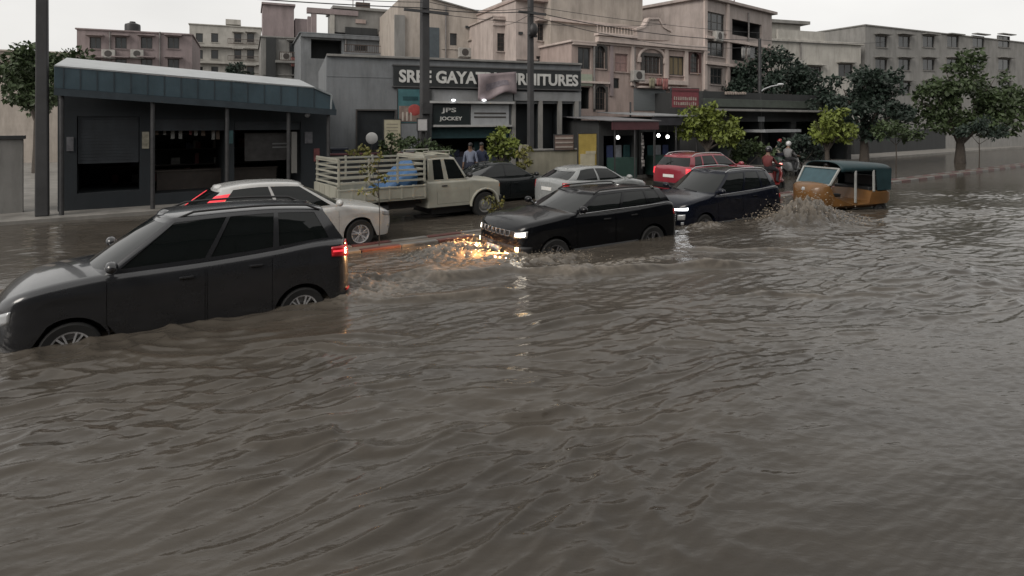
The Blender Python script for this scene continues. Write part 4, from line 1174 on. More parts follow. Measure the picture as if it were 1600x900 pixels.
sr = h.rect(386, 252, 462, 208); q = MB(); q.box(sr[0], .5, sr[1], sr[2], .56, sr[3]); o = q.build('signboard', mat('brown_grey_board', (.055,.052,.052), .5, 0, .4, 3), h.root)
q = MB()
for f in (.45, .58): q.box(sr[0]+.9, .48, sr[1]+(sr[3]-sr[1])*f, sr[0]+1.5, .5, sr[1]+(sr[3]-sr[1])*(f+.05))
q.build('faint_mark', GREYP, o)
sr = h.rect(455, 270, 463, 206); q = MB(); q.box(sr[0], -.1, sr[1], sr[2], 0, sr[3]); q.build('pale_post', W_GREY, h.root)
SHUT = mat('grey_roller_shutter', (.16,.175,.18), .5, .2, .15, 2)
for a_, b_, y0, f in ((120, 218, 182, .62), (236, 352, 186, .16), (366, 470, 190, .12)):    # roller shutters, partly drawn down
    rr = h.rect(a_, y0, b_, 300); zb2 = rr[3] - (rr[3]-rr[1])*f; q = MB(); n = max(3, int((rr[3]-zb2)/.09))
    for k in range(n): z_ = zb2 + (rr[3]-zb2)*k/n; q.box(rr[0]+.02, .06, z_+.006, rr[2]-.02, .09, z_+(rr[3]-zb2)/n); 
    q.box(rr[0]+.02, .088, zb2, rr[2]-.02, .10, rr[3]); q.build('roller_shutter', mat('dull_blue_shutter', (.034,.040,.047), .5, .2, .25, 2, streak=.5), h.root)
rnd = random.Random(31)
for (x, y, w_, hh_, cn, cc) in ((222, 206, 11, 26, 'cream_poster', (.30,.28,.22)), (356, 204, 8, 20, 'teal_small_poster', (.05,.12,.13)), (476, 206, 12, 18, 'dull_poster', (.11,.11,.12)), (490, 232, 9, 20, 'red_small_poster', (.16,.05,.05)), (104, 214, 11, 22, 'dull_poster', (.11,.11,.12))):
    h.block('poster', x, y+hh_, x+w_, y, -.03, -.004, mat(cn, cc, .55, 0, .45, 6))
for k in range(9):
    x = 246 + k*12 + rnd.uniform(-3,3); hh_ = rnd.uniform(10, 20)
    h.block('hanging_goods', x, 200+hh_, x+rnd.uniform(4,7), 200, .3, .45, mat(*rnd.choice([('goods_brown',(.10,.07,.05)),('goods_pale',(.18,.18,.17)),('goods_blue',(.04,.06,.10)),('goods_red',(.12,.03,.03))]), .6, 0, .3, 7))
fz0 = fp[0]
for k in range(16):                                   # seams of the fascia sheets
    x = 104 + k*25; y0 = 108 + (x-90)*(31.5/390) if x < 480 else 141; y1 = 140 + (x-90)*(32/422)
    u0_, zt2 = h.uz(x, y0); _, zb3 = h.uz(x, y1); q = MB(); q.box(u0_-.012, -1.012, zb3+.02, u0_+.012, -.999, zt2-.02); q.build('fascia_seam', mat('dark_teal_board', (.022,.032,.040)), h.root)
q = MB(); q.box(2.5, 1.0, 0, 6.2, 1.5, .95); q.box(2.45, .95, .95, 6.25, 1.55, 1.0); q.build('counter', mat('brown_counter', (.05,.04,.034), .6, 0, .3, 4), h.root)
q = MB()
for k in range(4): q.box(1.0, 2.5, .5+.55*k, h.W-1.2, 2.85, .54+.55*k)
q.build('shelf', FRAMED, h.root)
rnd = random.Random(12)
for k in range(46):
    uu = rnd.uniform(1.1, h.W-1.5); zz = .545 + .55*rnd.randrange(4); w_ = rnd.uniform(.12,.35); q = MB(); q.box(uu, 2.5, zz, uu+w_, 2.75, zz+rnd.uniform(.15,.42))
    cs = rnd.choice([('goods_brown',(.10,.07,.05)),('goods_pale',(.18,.18,.17)),('goods_blue',(.04,.06,.10)),('goods_red',(.12,.03,.03))]); q.build('goods', mat(cs[0], cs[1], .6, 0, .3, 7), h.root)
u, z = h.uz(470, 180); q = MB(); q.ball((u, -.9, z), .09); q.build('lamp', GREYP, h.root, smooth=True)
# dark cabinet between shed and shop
q = MB(); P = at(529, 240, 22.2); q.box(-.28,-.25,0,.28,.25,1.55); q.box(-.33,-.3,1.55,.33,.3,1.62); q.box(-.22,-.262,.2,.22,-.25,1.45)
o = q.build('meter_cabinet', mat('dark_blue_steel', (.02,.026,.04), .5, 0, .2, 4), bevel=.01); o.location = (P.x, P.y, .1); o.rotation_euler = (0,0,R(24)); tag(o, 'dark steel cabinet standing between the shed and the furniture shop', 'cabinet')

# ------------------------------------------------------------------ poles, cables, street lamp
def pole(label, px, Y, top, w0, w1, z0=.1):
    P = at(px, 200, Y); e = empty('utility_pole', (P.x, P.y, z0), R(30), label, 'pole', 'utility poles along the far pavement')
    q = MB(); q.prism([(-w0/2, 0), (w0/2, 0), (w1/2, top), (-w1/2, top)], -w0*.45, w0*.45); q.build('shaft', CONC, e, bevel=.03)
    return e
e = pole('thick dark concrete pole standing in front of the left part of the name board', 663.5, 22.9, 8.4, .34, .28); p1 = e.location
q = MB(); q.box(-.9, -.24, 6.75, .9, -.16, 6.85); q.build('cross_arm', STEELD, e)
q = MB(); q.box(-.2, -.3, 2.9, .2, -.15, 3.3); q.build('junction_box', STEELD, e)
e = pole('slimmer concrete pole standing in front of the right part of the name board', 829, 26.2, 8.4, .26, .2); p2 = e.location
q = MB(); q.box(-.7, -.2, 7.3, .7, -.12, 7.4); q.build('cross_arm', STEELD, e)
q = MB(); q.ball((0,-.25,6.6), .2, .16, .3); q.box(-.22,-.2,6.3,.22,-.1,6.4); q.build('cable_coil', BLACKP, e, smooth=True)
e = pole('concrete pole just left of the dark shed', 66, 16.4, 8.0, .3, .24); p0 = e.location
P = at(1187, 200, 35.8)
e = empty('street_lamp', (P.x, P.y, .1), 0, 'dark street lamp post with a curved pale arm, in front of the big dark tree', 'street lamp'); p3 = e.location
q = MB(); q.tube([(0,0,0),(0,0,7.6)], [.13,.09], 10); q.build('post', STEELD, e, smooth=True)
q = MB(); zz = at(1187,138,35.8).z-.1; q.tube([(0,0,zz-.25),(.25,0,zz-.05),(.7,0,zz+.12),(1.15,0,zz+.2)], .04, 8); q.build('arm', mat('galvanised_arm', (.40,.41,.42), .4, .3, .1, 5), e, smooth=True)
q = MB(); q.ball((1.25,0,zz+.24), .22, .10, .07, 12, 6); q.build('lamp_head', mat('pale_lamp_head', (.5,.51,.52), .3, 0, .1, 5), e, smooth=True)
q = MB(); q.box(-.2,-.22,zz-2.0,.2,.1,zz-1.7); q.build('junction_box', mat('pale_box', (.33,.34,.35), .5, 0, .1, 5), e)
e = pole('concrete pole at the right end of the street', 1420, 60, 8, .3, .22); p4 = e.location
P = at(985, 190, 30.5)
q = MB(); q.tube([(0,0,0),(0,0,3.6)], .045, 8); o = q.build('signal_post', STEELD, smooth=True); o.location = (P.x, P.y, .1); tag(o, 'thin dark steel post at the seam between the two kiosks', 'post')
def cable(a, b, za, zb, sag, label, r=.014, oy=-.2):
    A = Vector((a.x, a.y + oy, za)); B = Vector((b.x, b.y + oy, zb)); pts = []
    for k in range(17):
        t = k/16; p = A.lerp(B, t); p.z -= sag*4*t*(1-t); pts.append(p)
    q = MB(); q.tube(pts, r, 5); o = q.build('overhead_cable', BLACKP, smooth=True); tag(o, label, 'cable', 'overhead cables'); return o
z1 = at(665, 14, 22.9).z; z2 = at(830, 19, 26.2).z; z3 = at(1187, 63, 35.8).z
cable(p0, p1, at(66, -28, 16.4).z, z1, .10, 'overhead cable running from the left edge to the thick pole', .02)
cable(p1, p2, z1, z2, .12, 'lower overhead cable between the thick pole and the slimmer pole', .02)
cable(p1, p2, at(665, 2, 22.9).z, at(830, 12, 26.2).z, .25, 'upper slack overhead cable between the thick pole and the slimmer pole', .012, -.1)
cable(p2, p3, z2, z3, .35, 'lower overhead cable sagging across the ornate pink house to the lamp post', .02)
cable(p2, p3, at(830, 10, 26.2).z, at(1187, 52, 35.8).z, .15, 'upper thin overhead cable crossing the ornate pink house to the lamp post', .012, -.1)
cable(p2, p3, at(830, 26, 26.2).z, at(1187, 74, 35.8).z, .55, 'lowest drooping cable between the slimmer pole and the lamp post', .016, -.3)
cable(p0, p1, at(66, -50, 16.4).z, at(665, 6, 22.9).z, .22, 'slack upper cable running from the left edge to the thick pole', .013, -.3)
cable(p1, Vector((at(1040, 40, 34).x, 34, 0)), at(665, 20, 22.9).z, at(1040, 38, 34).z, .3, 'service cable from the thick pole to the gable of the ornate pink house', .012, -.1)
cable(p2, Vector((at(772, 40, 35.5).x, 35.5, 0)), at(830, 22, 26.2).z, at(772, 40, 35.5).z, .2, 'service cable from the slimmer pole back to the narrow pinkish house', .012, -.1)
cable(p3, p4, z3, at(1420, 60, 60).z, .4, 'overhead cable leading right from the lamp post', .018)

# ------------------------------------------------------------------ trees
def leafmat(name, col, var=.55):
    m = mat(name, col, .55, 0, var, 1.6, spec=.35); return m
LEAF_B = leafmat('bright_leaf', (.125, .155, .030)); LEAF_D = leafmat('dark_leaf', (.020, .033, .024), .5); LEAF_M = leafmat('mid_leaf', (.040, .060, .024)); LEAF_Y = leafmat('yellowish_leaf', (.13, .125, .035))
BARK = mat('bark', (.06, .05, .042), .9, 0, .35, 6, bump=.5)
def leaf_cloud(clumps, n, size, seed, flat=.6):
    rnd = np.random.RandomState(seed); V = []; Fc = []
    sub = []
    for c in clumps:                               # break every clump into uneven sprays with gaps between them
        for k in range(9):
            d = rnd.normal(size=3); d /= np.linalg.norm(d); f = c[3]*rnd.uniform(.35, 1.05)
            sub.append((c[0]+d[0]*f, c[1]+d[1]*f, c[2]+d[2]*f*.8, c[3]*rnd.uniform(.22, .50)))
    clumps = sub
    ws = np.array([c[3]**2 for c in clumps]); ws = ws/ws.sum()
    vs = []; fs = []
    for i in range(n):
        c = clumps[rnd.choice(len(clumps), p=ws)]
        d = rnd.normal(size=3); d /= np.linalg.norm(d); rr = c[3]*(.25 + .8*rnd.rand()**.55)
        p = np.array(c[:3]) + d*rr*np.array([1, 1, flat + .15])
        s_ = size*rnd.uniform(.55, 1.3)
        ax = rnd.normal(size=3) + d*.6 + np.array([0, 0, -.5]); ax /= np.linalg.norm(ax)
        sd = np.cross(ax, rnd.normal(size=3)); sd /= np.linalg.norm(sd); nn = np.cross(ax, sd)
        b = len(vs)
        vs += [p, p + ax*s_*.45 + sd*s_*.30 + nn*s_*.06, p + ax*s_, p + ax*s_*.45 - sd*s_*.30 + nn*s_*.06]
        fs += [(b, b+1, b+2), (b, b+2, b+3)]
    return vs, fs
def tree(name, label, X, Y, z0, hgt, rad, clumps, nl, size, lm, seed, trunk_r=.12, cat='tree', group=None, lean=(0,0)):
    """clumps in metres from the trunk base: (x, y, z, r)"""
    e = empty(name, (X, Y, z0), 0, label, cat, group); rnd = random.Random(seed)
    fork = min(c[2]-c[3] for c in clumps)*.9 + .15
    q = MB(); q.tube([(0,0,-.2),(lean[0]*.3+.02,0,fork*.5),(lean[0]*.7,lean[1]*.7,fork)], [trunk_r*1.25, trunk_r, trunk_r*.8], 9)
    tk = q.build('trunk', BARK, e, smooth=True)
    b = MB()
    for c in clumps:
        m_ = Vector((c[0]*.5 + rnd.uniform(-.1,.1), c[1]*.5, fork + (c[2]-fork)*.55))
        b.tube([(lean[0]*.7, lean[1]*.7, fork-.1), m_, (c[0], c[1], c[2]+c[3]*.3)], [trunk_r*.6, trunk_r*.35, trunk_r*.1], 6)
        for k in range(2):
            b.tube([m_, Vector(c[:3]) + Vector((rnd.uniform(-1,1), rnd.uniform(-1,1), rnd.uniform(-.3,.8)))*c[3]*.7], [trunk_r*.22, trunk_r*.06], 5)
    b.build('limbs', BARK, e, smooth=True)
    vs, fs = leaf_cloud(clumps, nl, size, seed)
    q = MB(); q.v = [tuple(v) for v in vs]; q.f = fs; q.build('crown', lm, e, recalc=False)
    return e
def rel(px, py, Y, X0, z0, r, dy=0): p = at(px, py, Y+dy); return (p.x - X0, dy, p.z - z0, r)
def ptree(name, label, bpx, Y, pts, nl, size, lm, seed, tr=.08, z0=.1, group=None, cat='tree'):
    X = (bpx-CX)/F*Y; rnd = random.Random(seed)
    cl = [rel(px, py, Y, X, z0, r, rnd.uniform(-.5, .5)*r) for px, py, r in pts]
    return tree(name, label, X, Y, z0, 0, 0, cl, nl, size, lm, seed, tr, cat, group)
ptree('small_tree', 'small bright green tree in front of the furniture shop, beside the second pole', 784, 22.6, [(772,212,.34),(788,208,.36),(800,222,.36),(782,228,.40),(796,240,.32),(770,238,.26)], 800, .17, LEAF_B, 1, .05)
ptree('small_tree', 'slender yellowish sapling left of the second pole, by the compound wall', 820, 22.2, [(816,240,.20),(824,252,.20),(815,262,.18),(822,230,.15)], 170, .17, LEAF_Y, 2, .03)
ptree('street_tree', 'spreading bright green street tree above the red SUV', 1105, 29.2, [(1076,184,.65),(1096,178,.70),(1120,190,.72),(1140,200,.62),(1092,200,.6),(1118,212,.62),(1148,214,.5),(1068,204,.42)], 2600, .22, LEAF_B, 3, .12)
ptree('street_tree', 'bright green street tree at the right edge behind the rickshaw', 1292, 29.5, [(1284,196,.6),(1304,188,.7),(1322,204,.6),(1278,212,.45),(1302,216,.6)], 1700, .22, LEAF_B, 4, .12)
ptree('big_tree', 'big dark tree with a rounded crown behind the street lamp', 1218, 39.5, [(1160,132,1.3),(1188,120,1.5),(1216,112,1.6),(1240,124,1.5),(1262,140,1.3),(1280,160,1.1),(1200,150,1.5),(1236,156,1.5),(1170,158,1.1),(1222,180,1.4),(1268,184,1.2),(1190,182,1.2)], 9000, .30, LEAF_D, 5, .28)
ptree('big_tree', 'dark bushy tree further right, past the rickshaw', 1350, 38, [(1318,150,1.5),(1350,132,1.7),(1385,148,1.6),(1330,178,1.4),(1372,180,1.5),(1405,178,1.1)], 6500, .30, LEAF_D, 6, .26)
ptree('big_tree', 'broad dark tree at the far right end of the street', 1500, 40, [(1460,150,1.7),(1500,128,2.0),(1545,146,1.9),(1580,165,1.6),(1480,180,1.6),(1540,184,1.7)], 6500, .32, LEAF_M, 7, .28)
ptree('big_tree', 'dark tree standing left of the distant pale flats', 368, 48, [(364,118,.9),(376,112,.8),(360,130,.9),(384,126,.7)], 1500, .26, LEAF_D, 8, .12)
ptree('big_tree', 'broad tree at the far left behind the shed', 60, 30, [(20,110,1.5),(60,92,1.7),(100,112,1.5),(40,140,1.4),(85,142,1.4)], 5500, .28, LEAF_M, 9, .24)
# saplings on the median kerb
def sapling(label, px, n, pts, nl, size, lm, seed):
    P = on_lane(px, n); Y = P.y
    return ptree('sapling', label, px, Y, pts, nl, size, lm, seed, .010, 0.0, 'saplings on the median', 'sapling')
sapling('thin sapling on the median kerb, its yellow green leaves over the load bed slats', 592, 12.2, [(578,262,.14),(590,248,.12),(572,282,.11),(600,278,.12),(586,296,.12),(594,236,.08),(566,300,.07)], 130, .10, LEAF_Y, 11)
sapling('low thin sapling on the median kerb by the front wheel of the pickup', 770, 12.2, [(764,308,.12),(776,318,.13),(768,328,.11),(786,312,.07)], 110, .09, LEAF_Y, 12)
# planting behind the truck and by the boards
def shrub(label, px, Y, pts, nl, size, lm, seed): return ptree('shrub', label, px, Y, pts, nl, size, lm, seed, .03, .1, 'shrubs along the pavement', 'shrub')
shrub('leafy shrub behind the roof of the pickup, right of the thick pole', 672, 22.2, [(646,224,.30),(664,230,.34),(684,232,.30),(700,236,.26)], 600, .15, LEAF_M, 21)
shrub('sparse shrub behind the load bed, in front of the notice board', 612, 22.0, [(598,226,.26),(614,216,.24),(628,228,.28),(606,238,.26)], 420, .15, LEAF_M, 22)
shrub('small pale shrub behind the tail end of the load bed', 562, 21.2, [(556,236,.2),(568,232,.18),(574,240,.18)], 170, .14, LEAF_Y, 23)
shrub('dark bush beyond the scooter riders, under the street tree', 1165, 30.0, [(1150,232,.5),(1172,226,.5),(1192,236,.5),(1160,248,.45)], 1100, .2, LEAF_M, 24)
shrub('dark bush behind the rickshaw, under the big tree', 1252, 31.0, [(1232,228,.55),(1254,222,.6),(1276,232,.55),(1246,244,.5)], 1300, .2, LEAF_D, 25)

# walls and planting past the two sides of the photograph
a0 = on_lane(1335, 23); e = empty('compound_wall', (a0.x, a0.y, .1), AL, 'dark stained compound wall running right past the rickshaw', 'wall')
q = MB(); q.box(0, 0, 0, 42, .25, 1.9); q.build('panel', W_DARK, e)
q = MB(); q.box(-.05, -.06, 1.902, 42, .31, 2.0); q.build('coping', W_GREY, e)
q = MB()
a0 = on_lane(-140, 22); e = empty('compound_wall', (a0.x, a0.y, .1), AL, 'grey compound wall left of the dark shed', 'wall')
q = MB(); q.box(-6, 0, 0, 2.3, .25, 2.1); q.build('panel', W_GREY, e); q = MB(); q.box(-6, -.06, 2.102, 2.35, .31, 2.2); q.build('coping', W_DARK, e)
shrub('leafy bush along the wall past the rickshaw', 1400, 33, [(1376,206,.6),(1398,200,.7),(1424,208,.6)], 900, .2, LEAF_M, 41)
shrub('low dark bush along the wall at the far right', 1530, 36, [(1505,204,.7),(1535,198,.8),(1562,208,.6)], 900, .2, LEAF_D, 42)

# ------------------------------------------------------------------ autorickshaw, scooters, people
def rickshaw():
    t = empty('autorickshaw', (0,0,0), 0, 'yellow autorickshaw with blue windscreen throwing up brown spray at the right', 'rickshaw')
    ym = mat('yellow_rickshaw_paint', (.15, .070, .020), .4, 0, .25, 3, coat=.3, streak=.4, dirt=(.10,.07,.04))
    cv = mat('teal_black_canopy', (.012, .034, .040), .55, 0, .3, 4)
    prof = [(1.30,.42),(1.36,.62),(1.24,.95),(1.02,1.02),(.98,.50),(.20,.34),(-.45,.34),(-.55,.72),(-1.25,.74),(-1.32,.50),(-1.30,.32),(1.0,.28)]
    # front cowl and tub
    q = MB(); G = []
    for (x, w_, z0, z1) in ((1.38,.20,.50,.80),(1.34,.36,.42,.95),(1.22,.48,.36,1.03),(.98,.57,.32,1.06),(.86,.62,.30,.72),(.2,.64,.30,.48),(-.4,.66,.30,.50),(-.5,.66,.30,.82),(-1.1,.66,.32,.84),(-1.30,.60,.40,.80)):
        G.append([Vector((x, y, z)) for y, z in ((-w_*.8,z0),(-w_,z0+.1),(-w_,z1-.06),(-w_*.85,z1),(0,z1+.03),(w_*.85,z1),(w_,z1-.06),(w_,z0+.1),(w_*.8,z0),(-w_*.8,z0))])
    q.grid(G); q.add(G[0][:-1], [tuple(range(9))]); q.add(G[-1][:-1], [tuple(range(9))])
    q.build('body', ym, t, smooth=True, angle=45)
    q = MB(); G = []
    for k in range(13):
        u = k/12; x = .62 - 1.95*u; row = []
        for j in range(15):
            a = PI*j/14; rr = .66*(1 - .10*abs(u-.5)**2*4*.5)
            zz = 1.42 + (.30 - .10*u*u)*math.sin(a)**.7
            row.append(Vector((x, rr*math.cos(a)*(abs(math.cos(a))**-.35 if abs(math.cos(a)) > .01 else 1)*.98, zz)))
        G.append(row)
    q.grid(G); q.build('canopy', cv, t, smooth=True, solid=.02)
    q = MB(); q.add([(-1.28,-.64,.82),(-1.28,.64,.82),(-1.33,.62,1.5),(-1.33,-.62,1.5)], [(0,1,2,3)]); q.build('rear_curtain', cv, t, solid=.02)
    for sy in (1, -1):
        q = MB(); q.add([(-.75,sy*.655,.82),(-1.28,sy*.655,.82),(-1.33,sy*.64,1.46),(-.70,sy*.64,1.46)], [(0,1,2,3)]); q.build('side_curtain', cv, t, solid=.015)
    q = MB(); q.add([(.97,-.54,1.05),(.97,.54,1.05),(.66,.56,1.50),(.66,-.56,1.50)], [(0,1,2,3)])
    q.build('windscreen', mat('blue_green_glass', (.03,.07,.085), .06, 0, .2, 3), t)
    fm = mat('pale_rickshaw_frame', (.32,.33,.32), .5, 0, .2, 5); q = MB()
    for a_, b_ in (((.985,-.56,1.03),(.67,-.60,1.52)),((.985,.56,1.03),(.67,.60,1.52)),((.99,-.56,1.04),(.99,.56,1.04)),((.67,-.6,1.52),(.67,.6,1.52))): q.bar(a_, b_, .045)
    q.build('windscreen_frame', fm, t)
    for a_, b_ in (((.1,.63,.48),(.1,.64,1.45)),((-.6,.65,.8),(-.6,.64,1.45)),((.1,-.63,.48),(.1,-.64,1.45))): q = MB(); q.bar(a_, b_, .045); q.build('post', fm, t)
    q = MB(); q.box(-.95,-.58,.80,-.50,.58,.92); q.box(-1.05,-.58,.92,-.90,.58,1.25); q.box(.25,-.3,.62,.62,.3,.72); q.build('seat', BLACKP, t, bevel=.03)
    q = MB(); q.ball((1.33,0,.86), .05,.10,.10); q.build('headlight', LAMPGL, t, smooth=True)
    q = MB(); q.tube([(1.22,0,.72),(1.30,0,.30)], .05, 8); q.ball((1.30,0,.34), .30,.09,.12, 12, 7); q.build('mudguard', ym, t, smooth=True)
    to, ro = wheel_meshes(.22, .11, .12, STEELD, steel=True)
    for i, (x, y) in enumerate(((1.30,0),(-.95,.56),(-.95,-.56))):
        e = bpy.data.objects.new('wheel', None); COL.objects.link(e); e.parent = t; e.location = (x, y, .22)
        for p_ in (to, ro):
            c_ = p_ if i == 0 else p_.copy()
            if i: COL.objects.link(c_)
            c_.parent = e
    place(t, 1290, 9.3, 1.0, .4, LEFT - R(14), -.24)
    t.scale = (1.08, 1.08, 1.0)
    # the driver, seated behind the windscreen
    d = person('person', [(0,0,.0),(0,0,.22),(0,0,.46),(0,0,.58),(.03,0,.72),(.20,.10,-.02),(.46,.13,-.05),(.50,.13,-.40),(.20,-.10,-.02),(.46,-.13,-.05),(.50,-.13,-.40),(0,.19,.42),(.16,.24,.18),(.42,.20,.22),(0,-.19,.42),(.16,-.24,.18),(.42,-.20,.22)],
               'driver in a khaki shirt sitting behind the windscreen of the rickshaw', (.16,.13,.08), (.05,.05,.06), helmet=None)
    d.location = t.matrix_basis @ Vector((.42, 0, .78)); d.rotation_euler = t.rotation_euler
    return t

SKIN = mat('skin_brown', (.15, .085, .055), .55, 0, .1, 8)
HAIR = mat('black_hair', (.012, .010, .010), .5, 0, .2, 20)
EDG = [(0,1),(1,2),(2,3),(3,4),(0,5),(5,6),(6,7),(0,8),(8,9),(9,10),(2,11),(11,12),(12,13),(2,14),(14,15),(15,16)]
RAD = [.145,.135,.15,.058,.10,.10,.068,.05,.10,.068,.05,.068,.048,.036,.068,.048,.036]
def person(name, J, label, shirt, trousers, helmet=None, group=None, shoes=True):
    """joints: pelvis, waist, chest, neck, head, then hip-knee-ankle twice and shoulder-elbow-wrist twice"""
    me = bpy.data.meshes.new('figure'); V = [Vector(j) for j in J]; E = list(EDG); rad = list(RAD)
    def ext(i, v, r):
        V.append(Vector(v)); E.append((i, len(V)-1)); rad.append(r); return len(V)-1
    # crown of the head, feet, and hands with a thumb and four fingers
    hd = V[4]; up = (V[4]-V[3]).normalized(); ext(4, hd + up*.13, .075); rad[4] = .085
    fw = Vector((1,0,0))
    for a in (7, 10): ext(a, V[a] + fw*.19 - Vector((0,0,.04)), .036)
    for a, b in ((13,12),(16,15)):
        dr = (V[a]-V[b]).normalized(); sd = dr.cross(Vector((0,0,1))).normalized()
        p = ext(a, V[a] + dr*.07, .030)
        for k, ln in zip((-1.5,-.5,.5,1.5), (.065,.080,.078,.060)):
            m_ = ext(p, V[p] + dr*.03 + sd*.017*k, .0095); ext(m_, V[m_] + dr*ln*.6 - Vector((0,0,.03)), .0085)
        th = ext(a, V[a] + dr*.035 + sd*(.035) - Vector((0,0,.012)), .010); ext(th, V[th] + dr*.035 - Vector((0,0,.015)), .009)
    me.from_pydata([tuple(v) for v in V], E, []); o = bpy.data.objects.new('figure', me); COL.objects.link(o)
    md = o.modifiers.new('skin', 'SKIN'); md.use_smooth_shade = True
    for i, sv in enumerate(me.skin_vertices[0].data): sv.radius = (rad[i], rad[i]); sv.use_root = (i == 0)
    sb = o.modifiers.new('sub', 'SUBSURF'); sb.levels = 2; sb.render_levels = 2
    dg = bpy.context.evaluated_depsgraph_get(); dg.update()
    bm_ = bpy.data.meshes.new_from_object(o.evaluated_get(dg)); bpy.data.objects.remove(o)
    b = bpy.data.objects.new(name, bm_); COL.objects.link(b)
    sh = mat('cloth_%d_%d_%d' % tuple(int(c*1000) for c in shirt), shirt, .8, 0, .2, 7, bump=.2); tr = mat('cloth_%d_%d_%d' % tuple(int(c*1000) for c in trousers), trousers, .8, 0, .2, 7, bump=.2)
    bm_.materials.clear()
    for m_ in (sh, tr, SKIN, BLACKP): bm_.materials.append(m_)
    segs = [(i, j) for i, j in E]
    def zone(c):
        best = (9, 0)
        for i, j in segs:
            A, B = V[i], V[j]; d = B-A; t_ = max(0, min(1, (c-A).dot(d)/max(1e-6, d.length_squared))); dd = (c-(A+d*t_)).length - rad[i]
            if dd < best[0]: best = (dd, (i, j, t_))
        i, j, t_ = best[1]
        if (i, j) in ((0,5),(0,8),(5,6),(6,7),(8,9),(9,10)): return 1
        if (i, j) == (0,1): return 1 if t_ < .35 else 0
        if i in (7, 10): return 3
        if (i, j) in ((1,2),(2,11),(2,14),(11,12),(14,15)): return 0
        if (i, j) == (2,3): return 0 if t_ < .55 else 2
        if (i, j) in ((12,13),(15,16)): return 0 if t_ < .3 else 2
        return 2
    for pl_ in bm_.polygons: pl_.material_index = zone(pl_.center); pl_.use_smooth = True
    tag(b, label, 'person', group)
    # face and hair
    hc = hd + up*.06
    if helmet:
        q = MB(); q.ball(tuple(hc + Vector((-.01,0,.03))), .145, .13, .14, 16, 10); hm = q.build('helmet', helmet, b, smooth=True)
        q = MB(); G = []
        for i in range(9):
            a = R(-60 + 15*i); G.append([Vector((hc.x - .01 + .150*math.cos(a)*(1-.0*j), hc.y + .135*math.sin(a), hc.z - .06 + .10*j)) for j in (0, .5, 1)])
        q.grid(G); q.build('visor', GLASS, hm, smooth=True, solid=.006)
    else:
        q = MB(); q.ball(tuple(hc + Vector((-.018,0,.035))), .105, .098, .10, 14, 9); q.build('hair', HAIR, b, smooth=True)
        q = MB()
        for sy in (1, -1): q.ball((hc.x+.088, hc.y+sy*.033, hc.z+.0), .010, .014, .009, 8, 6)
        q.build('eyes', HAIR, b, smooth=True)
        q = MB(); q.ball((hc.x+.098, hc.y, hc.z-.028), .018, .014, .024, 8, 6); q.build('nose', SKIN, b, smooth=True)
        q = MB(); q.ball((hc.x+.086, hc.y, hc.z-.066), .010, .026, .007, 8, 6); q.build('mouth', mat('lips', (.12,.05,.04), .5, 0, 0), b, smooth=True)
    return b

